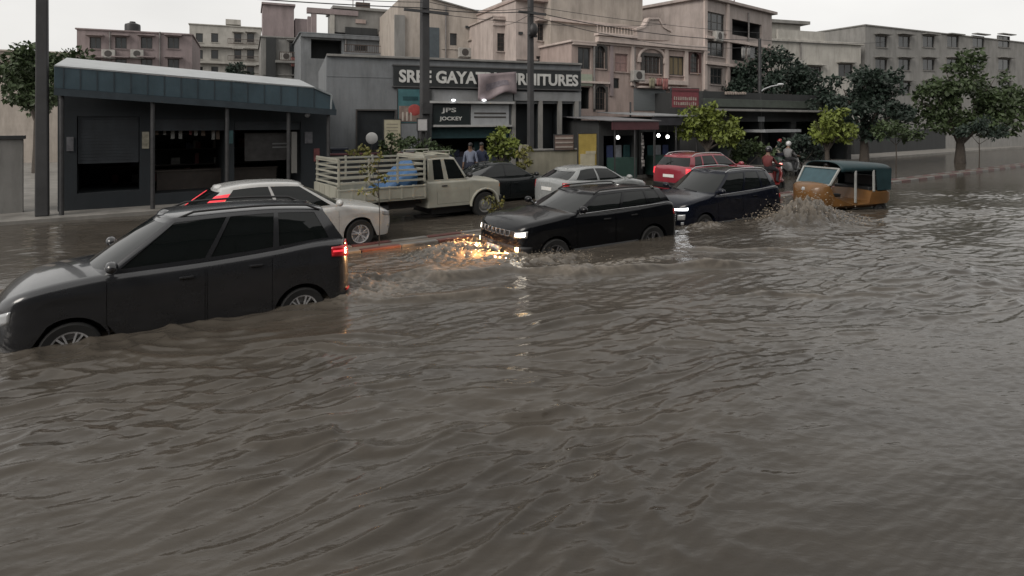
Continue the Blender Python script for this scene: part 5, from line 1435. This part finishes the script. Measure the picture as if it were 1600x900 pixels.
def scooter(label, px, n, ang, body_m, zz, rider_label, shirt, trousers, helmet):
    t = empty('scooter', (0,0,0), 0, label, 'scooter', 'scooters among the far traffic')
    q = MB(); G = []
    for (x, w_, z0, z1) in ((-.95,.04,.62,.76),(-.85,.15,.50,.80),(-.55,.19,.36,.80),(-.15,.17,.32,.76),(0,.15,.26,.36),(.30,.17,.26,.34)):
        G.append([Vector((x, y, z)) for y, z in ((-w_*.7,z0),(-w_,(z0+z1)/2),(-w_*.7,z1),(w_*.7,z1),(w_,(z0+z1)/2),(w_*.7,z0),(-w_*.7,z0))])
    q.grid(G); q.add(G[0][:-1], [tuple(range(6))]); q.add(G[-1][:-1], [tuple(range(6))])
    q.build('body', body_m, t, smooth=True)
    q = MB(); G = []
    for (x, w_, z) in ((.30,.17,.28),(.40,.20,.50),(.48,.21,.75),(.46,.15,.98)):
        G.append([Vector((x - .05*abs(y)/.2, y*w_/.2*1.0, z)) for y in (-.2,-.1,0,.1,.2)])
    q.grid(G); q.build('leg_shield', body_m, t, smooth=True, solid=.03)
    q = MB(); q.box(-.80,-.13,.79,-.08,.13,.87); q.build('seat', BLACKP, t, bevel=.03)
    q = MB(); q.tube([(.60,0,.24),(.44,0,1.02)], .028, 8); q.tube([(.36,-.34,1.04),(.44,-.1,1.05),(.44,.1,1.05),(.36,.34,1.04)], .016, 8); q.ball((.48,0,1.03), .09,.11,.08); q.build('handlebar', BLACKP, t, smooth=True)
    q = MB(); q.ball((.62,0,.42), .24,.07,.09, 12, 7); q.build('front_mudguard', body_m, t, smooth=True)
    q = MB(); q.ball((-.965,0,.70), .03,.10,.055, 10, 6); q.build('tail_light', mat('scooter_lamp_lit', (.4,.03,.03), .2, 0, 0, emit=(1,.22,.18), estr=5), t, smooth=True)
    q = MB(); q.box(-.99,-.10,.48,-.975,.10,.58); q.build('number_plate', WHITEPL, t)
    for sy in (1,-1):
        q = MB(); q.tube([(.40,sy*.24,1.05),(.36,sy*.27,1.22)], .008, 6); q.ball((.35,sy*.28,1.26), .02,.06,.045, 10, 6); q.build('mirror', BLACKP, t, smooth=True)
    to, ro = wheel_meshes(.23, .10, .13, STEELD, steel=True)
    for i, x in enumerate((.64, -.62)):
        e = bpy.data.objects.new('wheel', None); COL.objects.link(e); e.parent = t; e.location = (x, 0, .23)
        for p_ in (to, ro):
            c_ = p_ if i == 0 else p_.copy()
            if i: COL.objects.link(c_)
            c_.parent = e
    place(t, px, n, 0, 0, ang, zz)
    o = person('person', [(-.35,0,.98),(-.33,0,1.16),(-.29,0,1.38),(-.26,0,1.52),(-.23,0,1.62),(-.12,.14,.95),(.16,.17,.84),(.14,.13,.44),(-.12,-.14,.95),(.16,-.17,.84),(.14,-.13,.44),(-.28,.20,1.36),(-.10,.29,1.14),(.24,.28,1.08),(-.28,-.20,1.36),(-.10,-.29,1.14),(.24,-.28,1.08)],
               rider_label, shirt, trousers, helmet, 'scooter riders')
    bpy.context.view_layer.update()
    o.location = t.location; o.rotation_euler = t.rotation_euler
    return t
scooter('red scooter with lit tail lamp, between the navy car and the rickshaw', 1206, 13.6, AL, mat('red_scooter_paint', (.22,.02,.02), .3, 0, .1, 4, coat=.4), -.12,
        'rider in a dark red jacket and dark helmet on the red scooter', (.11,.025,.025), (.03,.03,.035), mat('dark_helmet', (.02,.02,.024), .2, 0, .1, 5, coat=.5))
scooter('grey scooter without a lit lamp, further along beside the dark bush', 1236, 16.6, AL, mat('grey_scooter_paint', (.13,.135,.14), .3, 0, .1, 4, coat=.4), -.12,
        'rider in a grey checked shirt and pale helmet on the grey scooter', (.17,.17,.175), (.045,.045,.05), mat('pale_helmet', (.5,.5,.5), .2, 0, .08, 5, coat=.5))
scooter('dark green scooter farthest back of the scooters, under the big tree', 1222, 19.2, AL, mat('dark_green_scooter_paint', (.03,.06,.045), .3, 0, .1, 4, coat=.4), -.12,
        'rider in a cream shirt and red helmet on the dark green scooter', (.30,.28,.23), (.03,.03,.05), mat('red_helmet', (.25,.03,.03), .2, 0, .08, 5, coat=.5))
rickshaw()
STAND = [(0,0,.95),(.0,0,1.13),(.01,0,1.36),(.02,0,1.50),(.03,0,1.59),(.02,.10,.88),(.04,.11,.48),(.0,.11,.08),(.0,-.10,.88),(.0,-.11,.48),(-.05,-.11,.08),(0,.20,1.36),(-.02,.27,1.08),(.08,.28,.84),(0,-.20,1.36),(-.03,-.27,1.08),(.05,-.28,.83)]
def stander(px, Y, rz, label, shirt, trousers):
    o = person('person', STAND, label, shirt, trousers, None); P = at(px, 200, Y); o.location = (P.x, P.y, .1); o.rotation_euler = (0,0,R(rz)); return o
stander(735, 23.4, -100, 'person in a pale blue shirt standing on the pavement by the furniture shop', (.15,.17,.23), (.03,.035,.06))
stander(752, 23.9, -60, 'person in a dark blue shirt standing beside the small bright tree', (.035,.045,.085), (.04,.04,.045))

# ------------------------------------------------------------------ flood water, road, kerbs
rs = np.random.RandomState(5)
PERM = np.concatenate([rs.permutation(512)]*2)
GR = np.stack([np.cos(np.linspace(0, 2*PI, 512, endpoint=False)), np.sin(np.linspace(0, 2*PI, 512, endpoint=False))], 1)
def perlin(x, y, seed=0):
    x = x + seed*37.7; y = y + seed*91.3
    xi = np.floor(x).astype(int); yi = np.floor(y).astype(int); xf = x - xi; yf = y - yi
    u = xf**3*(xf*(xf*6-15)+10); v = yf**3*(yf*(yf*6-15)+10)
    def g(ix, iy, dx, dy):
        h = PERM[(PERM[ix & 511] + iy) & 511]; q = GR[h]
        return q[..., 0]*dx + q[..., 1]*dy
    a = g(xi, yi, xf, yf); b = g(xi+1, yi, xf-1, yf); c = g(xi, yi+1, xf, yf-1); d = g(xi+1, yi+1, xf-1, yf-1)
    return (a + (b-a)*u + ((c + (d-c)*u) - (a + (b-a)*u))*v)*1.5
def ridged(x, y, seed): return 1.12 - 2*np.sqrt(perlin(x, y, seed)**2 + .0045)
def sstep(a, b, x):
    t = np.clip((x-a)/(b-a), 0, 1); return t*t*(3-2*t)

def crest(X, Y, pts, amp, wid, back=3.6):
    wid = wid*.62
    """a travelling ripple along a line of ground points: steep towards the viewer, long on the far side"""
    h = np.zeros_like(X)
    P = np.array([(p[0], p[1]) for p in pts])
    best = np.full(X.shape, 1e9); sd = np.zeros_like(X); tt = np.zeros_like(X)
    for i in range(len(P)-1):
        a, b = P[i], P[i+1]; d = b-a; L2 = (d*d).sum()
        t = np.clip(((X-a[0])*d[0] + (Y-a[1])*d[1])/L2, 0, 1)
        ex = X-(a[0]+t*d[0]); ey = Y-(a[1]+t*d[1]); D = np.hypot(ex, ey)
        m = D < best
        best = np.where(m, D, best)
        sd = np.where(m, np.sign(ey*d[0] - ex*d[1]), sd); tt = np.where(m, (i+t)/(len(P)-1), tt)
    w = np.where(sd > 0, wid*back, wid)
    ends = sstep(0, .18, tt)*sstep(1, .82, tt)
    return amp*np.exp(-(best/w)**2)*ends*(.65 + .5*perlin(X*.9, Y*.9, 15))

def ground(px, py): 
    Y = F*H/(py-HY); return ((px-CX)*Y/F, Y)

def water_height(X, Y):
    s = X*CA + Y*SA; n = -X*SA + Y*CA
    wx = perlin(s*.35, n*.5, 1)*1.1; wy = perlin(s*.3, n*.5, 2)*.9
    near = sstep(12.4, 11.2, n)
    far = 1 - near
    # long low swells, then the short wakes that run with the traffic, then chop
    h = .045*perlin(s*.20 + wx*.3, n*.50 + wy*.3, 3) + .022*perlin(s*.5 + wx*.5, n*1.1 + wy*.5, 13)
    a = R(13); s2 = s*math.cos(a) - n*math.sin(a); n2 = s*math.sin(a) + n*math.cos(a)
    patch = .22 + 1.15*sstep(-.25, .45, perlin(s*.16, n*.22, 9))
    r1 = np.clip(ridged(s2*.95 + wx*.6, n2*2.0 + wy*.9, 4), 0, 1)**1.7
    r2 = np.clip(ridged(s2*1.25 + wx*.8, n2*3.3 + wy*1.1, 5), 0, 1)**2.0
    a = R(24); s3 = s*math.cos(a) - n*math.sin(a); n3 = s*math.sin(a) + n*math.cos(a)
    r3 = np.clip(ridged(s3*1.5 + wx, n3*4.6 + wy*1.5, 6), 0, 1)**1.6
    calm = 1 - .62*sstep(.2, 2.6, X)*sstep(9.0, 5.0, Y) - .25*sstep(5.2, 3.6, Y)
    h += patch*calm*(.020*r1 + .019*r2 + .006*r3)
    h += (.5+.5*calm)*.007*perlin(s*2.6 + wx*1.4, n*7.3 + wy*2, 7) + .0032*perlin(s*7 + wx*3, n*18 + wy*3, 8)
    h *= near + far*.35
    foam_c = np.zeros_like(X)
    # wakes thrown off by the moving cars
    for pts, am, wd in (
        ([ground(600,432), ground(700,437), ground(800,425), ground(900,432), ground(1000,424), ground(1100,418), ground(1289,410)], .085, .20),
        ([ground(520,474), ground(620,470), ground(720,466), ground(833,456)], .060, .12),
        ([ground(560,440), ground(640,436), ground(700,424)], .05, .14),
        ([ground(770,505), ground(850,494), ground(925,478)], .055, .10),
        ([ground(820,516), ground(920,500), ground(990,488)], .04, .10),
        ([ground(1060,392), ground(1180,396), ground(1330,394)], .06, .16),
        ([ground(1120,470), ground(1200,459), ground(1300,462)], .045, .10),
        ([ground(360,545), ground(480,532), ground(600,528), ground(660,524)], .045, .09),
        ([ground(358,552), ground(520,545), ground(660,545)], .04, .08),
        ([ground(500,615), ground(600,606), ground(690,588)], .035, .07),
        ([ground(360,700), ground(470,698), ground(520,686)], .040, .06),
        ([ground(540,718), ground(640,702), ground(740,668)], .040, .06),
        ([ground(360,770), ground(440,742), ground(540,690)], .035, .06),
        ([ground(640,880), ground(720,838), ground(800,800)], .02, .05),
        ([ground(780,600), ground(835,603), ground(865,590)], .03, .05),
        ([ground(770,655), ground(840,656), ground(900,640)], .03, .05)):
        wob = .10*perlin(X*1.3, Y*1.3, 12)
        h += crest(X + wob, Y + wob*1.4, pts, am*1.45*(1.45 if pts[0][1] > 8.3 else 1), wd)
        foam_c = foam_c + crest(X + wob, Y + wob*1.4, pts, 1.0, wd*1.2)*(pts[0][1] > 8.3)
    foam = .30*sstep(.5, .85, perlin(s*.5, n*2.2, 30) + .5*perlin(s*2.5, n*6, 31))*near*sstep(6.0, 9.0, Y)
    foam = foam + .8*np.clip(foam_c, 0, 1)*sstep(.1, .7, ridged(X*3, Y*6, 33) + .4*perlin(X*9, Y*12, 34))
    # churned water in front of and beside the cars
    for (px, py, rx, ry, am) in ((712,396,.75,.55,.27), (780,410,.90,.35,.17), (868,408,.8,.28,.15), (960,418,1.6,.35,.10), (545,446,.55,.45,.18), (600,455,1.0,.4,.10), (1262,346,1.3,.60,.72), (1100,356,.8,.4,.18)):
        gx, gy = ground(px, py)
        dx, dy = X-gx, Y-gy
        e = np.exp(-((dx*CA+dy*SA)/rx)**2 - ((-dx*SA+dy*CA)/ry)**2)
        tur = ridged(X*2.6, Y*3.2, 20)*.6 + ridged(X*5.5, Y*7, 21)*.4 + .55*perlin(X*10, Y*12, 22) + .35*perlin(X*19, Y*23, 23)
        h += am*e*(.45 + .45*np.clip(tur, -.4, 1.2))
        foam = foam + np.clip(e*1.25 - .15, 0, 1)*sstep(.15, .75, tur + .4*perlin(X*8, Y*10, 25))
    return h, np.clip(foam, 0, 1)

def make_water():
    ys = [1.2]
    while ys[-1] < 26: ys.append(ys[-1]*1.0031 + .0016)
    ys = np.array(ys)
    xs = np.linspace(-1.06, 1.06, 900)
    YY = np.repeat(ys[:, None], len(xs), 1); XX = xs[None, :]*(YY*1.0 + 1.5)
    ZZ, FO = water_height(XX, YY)
    fade = sstep(25.5, 20, YY); ZZ *= fade
    nv = XX.size; nj = len(xs); ni = len(ys)
    me = bpy.data.meshes.new('flood_water')
    co = np.stack([XX, YY, ZZ], -1).reshape(-1)
    me.vertices.add(nv); me.vertices.foreach_set('co', co)
    idx = np.arange(nv).reshape(ni, nj)
    q = np.stack([idx[:-1,:-1], idx[:-1,1:], idx[1:,1:], idx[1:,:-1]], -1).reshape(-1)
    nf = (ni-1)*(nj-1)
    me.loops.add(nf*4); me.loops.foreach_set('vertex_index', q)
    me.polygons.add(nf); me.polygons.foreach_set('loop_start', np.arange(nf)*4)
    me.polygons.foreach_set('use_smooth', np.ones(nf, bool))
    me.update(); me.validate()
    at_ = me.attributes.new('foam', 'FLOAT', 'POINT'); at_.data.foreach_set('value', (FO*fade).astype(np.float32).ravel())
    m = bpy.data.materials.new('muddy_water'); m.use_nodes = True
    nt = m.node_tree; N = nt.nodes; Lk = nt.links; b = N['Principled BSDF']
    tc = N.new('ShaderNodeTexCoord')
    mp = N.new('ShaderNodeMapping'); mp.inputs['Rotation'].default_value = (0, 0, -AL); mp.inputs['Scale'].default_value = (.35, .9, 1)
    Lk.new(tc.outputs['Object'], mp.inputs['Vector'])
    nz = N.new('ShaderNodeTexNoise'); nz.inputs['Scale'].default_value = 1.1; nz.inputs['Detail'].default_value = 7; nz.inputs['Roughness'].default_value = .6
    Lk.new(mp.outputs['Vector'], nz.inputs['Vector'])
    cr = N.new('ShaderNodeValToRGB'); cr.color_ramp.elements[0].position = .3; cr.color_ramp.elements[1].position = .72
    cr.color_ramp.elements[0].color = (.052, .045, .037, 1); cr.color_ramp.elements[1].color = (.085, .074, .061, 1)
    Lk.new(nz.outputs['Fac'], cr.inputs['Fac'])
    fa = N.new('ShaderNodeAttribute'); fa.attribute_name = 'foam'
    fn = N.new('ShaderNodeTexNoise'); fn.inputs['Scale'].default_value = 14; fn.inputs['Detail'].default_value = 5
    Lk.new(tc.outputs['Object'], fn.inputs['Vector'])
    fm = N.new('ShaderNodeMath'); fm.operation = 'MULTIPLY'; Lk.new(fa.outputs['Fac'], fm.inputs[0]); Lk.new(fn.outputs['Fac'], fm.inputs[1])
    fx = N.new('ShaderNodeMix'); fx.data_type = 'RGBA'; fx.inputs['B'].default_value = (.25, .22, .185, 1)
    Lk.new(fm.outputs[0], fx.inputs['Factor']); Lk.new(cr.outputs['Color'], fx.inputs['A']); Lk.new(fx.outputs['Result'], b.inputs['Base Color'])
    b.inputs['Roughness'].default_value = .11; b.inputs['IOR'].default_value = 1.33
    mp2 = N.new('ShaderNodeMapping'); mp2.inputs['Rotation'].default_value = (0, 0, -AL - .2); mp2.inputs['Scale'].default_value = (.6, 1.5, 1)
    Lk.new(tc.outputs['Object'], mp2.inputs['Vector'])
    n2 = N.new('ShaderNodeTexNoise'); n2.inputs['Scale'].default_value = 9; n2.inputs['Detail'].default_value = 5; n2.inputs['Distortion'].default_value = .4
    Lk.new(mp2.outputs['Vector'], n2.inputs['Vector'])
    bp = N.new('ShaderNodeBump'); bp.inputs['Strength'].default_value = .32; bp.inputs['Distance'].default_value = .02
    Lk.new(n2.outputs['Fac'], bp.inputs['Height']); Lk.new(bp.outputs['Normal'], b.inputs['Normal'])
    me.materials.append(m)
    o = bpy.data.objects.new('flood_water', me); COL.objects.link(o); tag(o, 'muddy brown flood water with ripples and wakes covering the road', 'water', kind='structure')
    return m
WATER = make_water()

def sheet(name, pts, m, label, cat):
    q = MB(); q.add(pts, [tuple(range(len(pts)))])
    o = q.build(name, m); return tag(o, label, cat, kind='structure')
ASPH = mat('asphalt', (.045, .045, .046), .7, 0, .25, 3, bump=.3)
sheet('road', [road(-60,-12,-.32), road(90,-12,-.32), road(90,20.2,-.13), road(-60,20.2,-.13)], ASPH, 'dark asphalt road bed under the flood water', 'road')
GRD = mat('ground_soil', (.11, .095, .08), .9, 0, .3, .6, bump=.3)
sheet('ground', [(-500,-300,-.5),(500,-300,-.5),(500,700,-.5),(-500,700,-.5)], GRD, 'bare ground around the street', 'ground')
# the sheet of water in the distance and to the sides, beyond the rippled part
q = MB()
q.add([road(-60,-12,-.05), road(90,-12,-.05), road(90,20.2,-.05), road(-60,20.2,-.05)], [(0,1,2,3)])
tag(q.build('water', WATER), 'still flood water further along the street', 'water', kind='structure')
PAVE = mat('concrete_paving', (.20, .19, .175), .75, 0, .3, 1.5, bump=.3, streak=.2)
q = MB()
q.add([road(-60,20.2,.10), road(90,20.2,.10), road(90,60,.14), road(-60,60,.14), road(-60,20.2,-.3), road(90,20.2,-.3)], [(0,1,2,3),(0,4,5,1)])
tag(q.build('pavement', PAVE), 'wet concrete pavement in front of the shops', 'pavement', kind='structure')

def median():
    q = MB(); w = .45
    Mx = Matrix.Rotation(AL, 4, 'Z')
    for k in range(-26, 60):                       # kerb stones
        s0 = k*.9 
        q.box(s0+.006, 11.85, -.3, s0+.894, 11.85+.16, .05, Mx); q.box(s0+.006, 11.85+.50, -.2, s0+.894, 11.85+.66, .05, Mx)
    m = bpy.data.materials.new('kerb_stripes'); m.use_nodes = True
    nt = m.node_tree; N = nt.nodes; Lk = nt.links; b = N['Principled BSDF']; b.inputs['Roughness'].default_value = .5
    tc = N.new('ShaderNodeTexCoord'); mp = N.new('ShaderNodeMapping'); mp.inputs['Rotation'].default_value = (0,0,-AL)
    Lk.new(tc.outputs['Object'], mp.inputs['Vector'])
    sx = N.new('ShaderNodeSeparateXYZ'); Lk.new(mp.outputs['Vector'], sx.inputs[0])
    a = N.new('ShaderNodeMath'); a.operation = 'MULTIPLY'; a.inputs[1].default_value = 1/1.8; Lk.new(sx.outputs['X'], a.inputs[0])
    f = N.new('ShaderNodeMath'); f.operation = 'FRACT'; Lk.new(a.outputs[0], f.inputs[0])
    g = N.new('ShaderNodeMath'); g.operation = 'GREATER_THAN'; g.inputs[1].default_value = .5; Lk.new(f.outputs[0], g.inputs[0])
    nz = N.new('ShaderNodeTexNoise'); nz.inputs['Scale'].default_value = 5; nz.inputs['Detail'].default_value = 6; Lk.new(tc.outputs['Object'], nz.inputs['Vector'])
    mx = N.new('ShaderNodeMix'); mx.data_type = 'RGBA'; mx.inputs['A'].default_value = (.22,.21,.195,1); mx.inputs['B'].default_value = (.13,.035,.03,1); Lk.new(g.outputs[0], mx.inputs['Factor'])
    m2 = N.new('ShaderNodeMix'); m2.data_type = 'RGBA'; m2.blend_type = 'MULTIPLY'; m2.inputs['Factor'].default_value = .8
    Lk.new(mx.outputs['Result'], m2.inputs['A']); Lk.new(nz.outputs['Fac'], m2.inputs['B']); Lk.new(m2.outputs['Result'], b.inputs['Base Color'])
    o = q.build('median_kerb', m, bevel=.02)
    tag(o, 'low median kerb with worn red and white paint between the two carriageways', 'kerb')
    s_ = MB(); s_.box(-24, 12.0, -.2, 54, 12.36, .02, Mx)
    e = s_.build('soil_fill', GRD, o)
median()

# ------------------------------------------------------------------ sky, sun, camera
w = bpy.data.worlds.new('World'); scene.world = w; w.use_nodes = True
nt = w.node_tree; bg = nt.nodes['Background']
sky = nt.nodes.new('ShaderNodeTexSky'); sky.sky_type = 'NISHITA'; sky.sun_disc = False
SUN_EL, SUN_AZ = R(36), R(-138)                    # veiled by cloud, behind the viewer to the left: the near houses shade the street
sky.sun_elevation = SUN_EL; sky.sun_rotation = SUN_AZ
sky.air_density = 1.0; sky.dust_density = 2.0; sky.ozone_density = 1
hs = nt.nodes.new('ShaderNodeHueSaturation'); hs.inputs['Saturation'].default_value = .15
nt.links.new(sky.outputs['Color'], hs.inputs['Color'])
# an even cloud deck in front of the blue: soft lighter and darker sheets of stratus
tc = nt.nodes.new('ShaderNodeTexCoord'); mp = nt.nodes.new('ShaderNodeMapping'); mp.inputs['Scale'].default_value = (1, 1, 2.5)
nt.links.new(tc.outputs['Generated'], mp.inputs['Vector'])
nz = nt.nodes.new('ShaderNodeTexNoise'); nz.inputs['Scale'].default_value = 1.7; nz.inputs['Detail'].default_value = 5
nt.links.new(mp.outputs['Vector'], nz.inputs['Vector'])
rp = nt.nodes.new('ShaderNodeValToRGB'); rp.color_ramp.elements[0].position = .3; rp.color_ramp.elements[1].position = .7
rp.color_ramp.elements[0].color = (.60, .588, .57, 1); rp.color_ramp.elements[1].color = (.80, .783, .752, 1)
nt.links.new(nz.outputs['Fac'], rp.inputs['Fac'])
sc_ = nt.nodes.new('ShaderNodeMix'); sc_.data_type = 'RGBA'; sc_.blend_type = 'MULTIPLY'; sc_.inputs['Factor'].default_value = 1; sc_.inputs['B'].default_value = (10, 10, 10, 1); sc_.clamp_result = False
nt.links.new(rp.outputs['Color'], sc_.inputs['A'])
mx = nt.nodes.new('ShaderNodeMix'); mx.data_type = 'RGBA'; mx.inputs['Factor'].default_value = .78
nt.links.new(hs.outputs['Color'], mx.inputs['A']); nt.links.new(sc_.outputs['Result'], mx.inputs['B']); nt.links.new(mx.outputs['Result'], bg.inputs['Color'])
bg.inputs['Strength'].default_value = .10
l = bpy.data.lights.new('sun', 'SUN'); l.energy = 1.3; l.angle = R(28); l.color = (1, .93, .85)
so = bpy.data.objects.new('sun', l); COL.objects.link(so)
d = Vector((math.sin(SUN_AZ)*math.cos(SUN_EL), math.cos(SUN_AZ)*math.cos(SUN_EL), math.sin(SUN_EL)))
so.rotation_euler = (-d).to_track_quat('-Z', 'Y').to_euler(); so.location = (0, 0, 30)

cam = bpy.data.cameras.new('camera'); co = bpy.data.objects.new('camera', cam); COL.objects.link(co)
cam.sensor_width = 36; cam.lens = 36*F/1600; cam.shift_y = -(450-HY)/1600
co.location = (0, 0, H); co.rotation_euler = (PI/2, 0, 0)
cam.clip_start = .05; cam.clip_end = 2000
scene.camera = co
vs = scene.view_settings
vs.view_transform = 'Standard'; vs.look = 'None'; vs.gamma = 1; vs.use_curve_mapping = False; vs.exposure = .38
scene.cycles.use_denoising = True
scene.cycles.max_bounces = 6; scene.cycles.sample_clamp_indirect = 6

# ------------------------------------------------------------------ spray, lamps and the near side of the street
def spray(label, px, py, n, ex, up, seed, size):
    rnd = random.Random(seed); gx, gy = ground(px, py); q = MB()
    for k in range(n):
        x = rnd.gauss(0, ex); y = rnd.gauss(0, ex*.55); z = abs(rnd.gauss(0, up))*math.exp(-(x/ex)**2*.4)
        r = size*rnd.uniform(.35, 1.3); q.ball((x, y, z+.02), r*rnd.uniform(.8,1.8), r, r*rnd.uniform(.6,1.1), 6, 4)
    o = q.build('splash', mat('muddy_spray', (.27,.225,.175), .25, 0, .2, 20), smooth=True); o.location = (gx, gy, .02); tag(o, label, 'splash', kind='stuff')
spray('spray of muddy droplets in front of the black SUV', 738, 398, 900, .60, .15, 31, .0085)
spray('spray of muddy droplets beside the front wheel of the black SUV', 850, 404, 350, .55, .07, 32, .008)
spray('spray of muddy droplets behind the dark grey people carrier', 545, 442, 260, .35, .09, 33, .008)
spray('brown spray thrown up in front of the rickshaw', 1258, 345, 1500, .75, .30, 34, .014)
def lamp(owner, loc, aim, energy, col, spot=1.9):
    l = bpy.data.lights.new('headlamp_beam', 'SPOT'); l.energy = energy; l.color = col; l.spot_size = spot; l.spot_blend = .6; l.shadow_soft_size = .06
    o = bpy.data.objects.new('headlamp_beam', l); COL.objects.link(o); o.parent = owner; o.location = loc
    o.rotation_euler = Vector(aim).to_track_quat('-Z', 'Y').to_euler()
for sy in (1, -1):
    lamp(JEEP, (2.20, sy*.56, .74), (1, .12, -.48), 650, (1, .50, .19), 1.7)
NEARW = wallmat('dull_plaster', (.07, .066, .062), .6)
for (s0, s1, hh_, dep) in ((-30, -11, 8.5, 9), (-10.6, 7.5, 9.5, 10), (8.0, 24, 7.5, 9), (24.5, 46, 9.5, 9)):
    e = empty('building_row', road(s0, -2.2, -.3), AL, 'plastered house row on the near side of the street', None); e['kind'] = 'structure'
    W_ = s1 - s0; q = MB(); q.box(0, -dep, 0, W_, 0, hh_); q.build('wall', NEARW, e)
    for fl in range(int(hh_//3)):
        k = 0; u = .8
        while u + 1.3 < W_:
            z = .6 + 3*fl
            if fl == 0: q = MB(); q.box(u-.3, .0, .25, u+1.6, .05, 2.7); q.build('shutter', mat('dark_shutter', (.05,.055,.06), .5, .3, .2, 3), e)
            else:
                q = MB(); q.box(u, -.0, z, u+1.2, .06, z+1.4); f_ = q.build('window', FRAMED, e)
                q = MB(); q.box(u+.08, .06, z+.08, u+1.12, .07, z+1.32); q.build('pane', PANE, f_)
            u += 2.6
        q = MB(); q.box(-.1, .0, 2.95+3*fl, W_+.1, .55, 3.08+3*fl); q.build('ledge', NEARW, e)
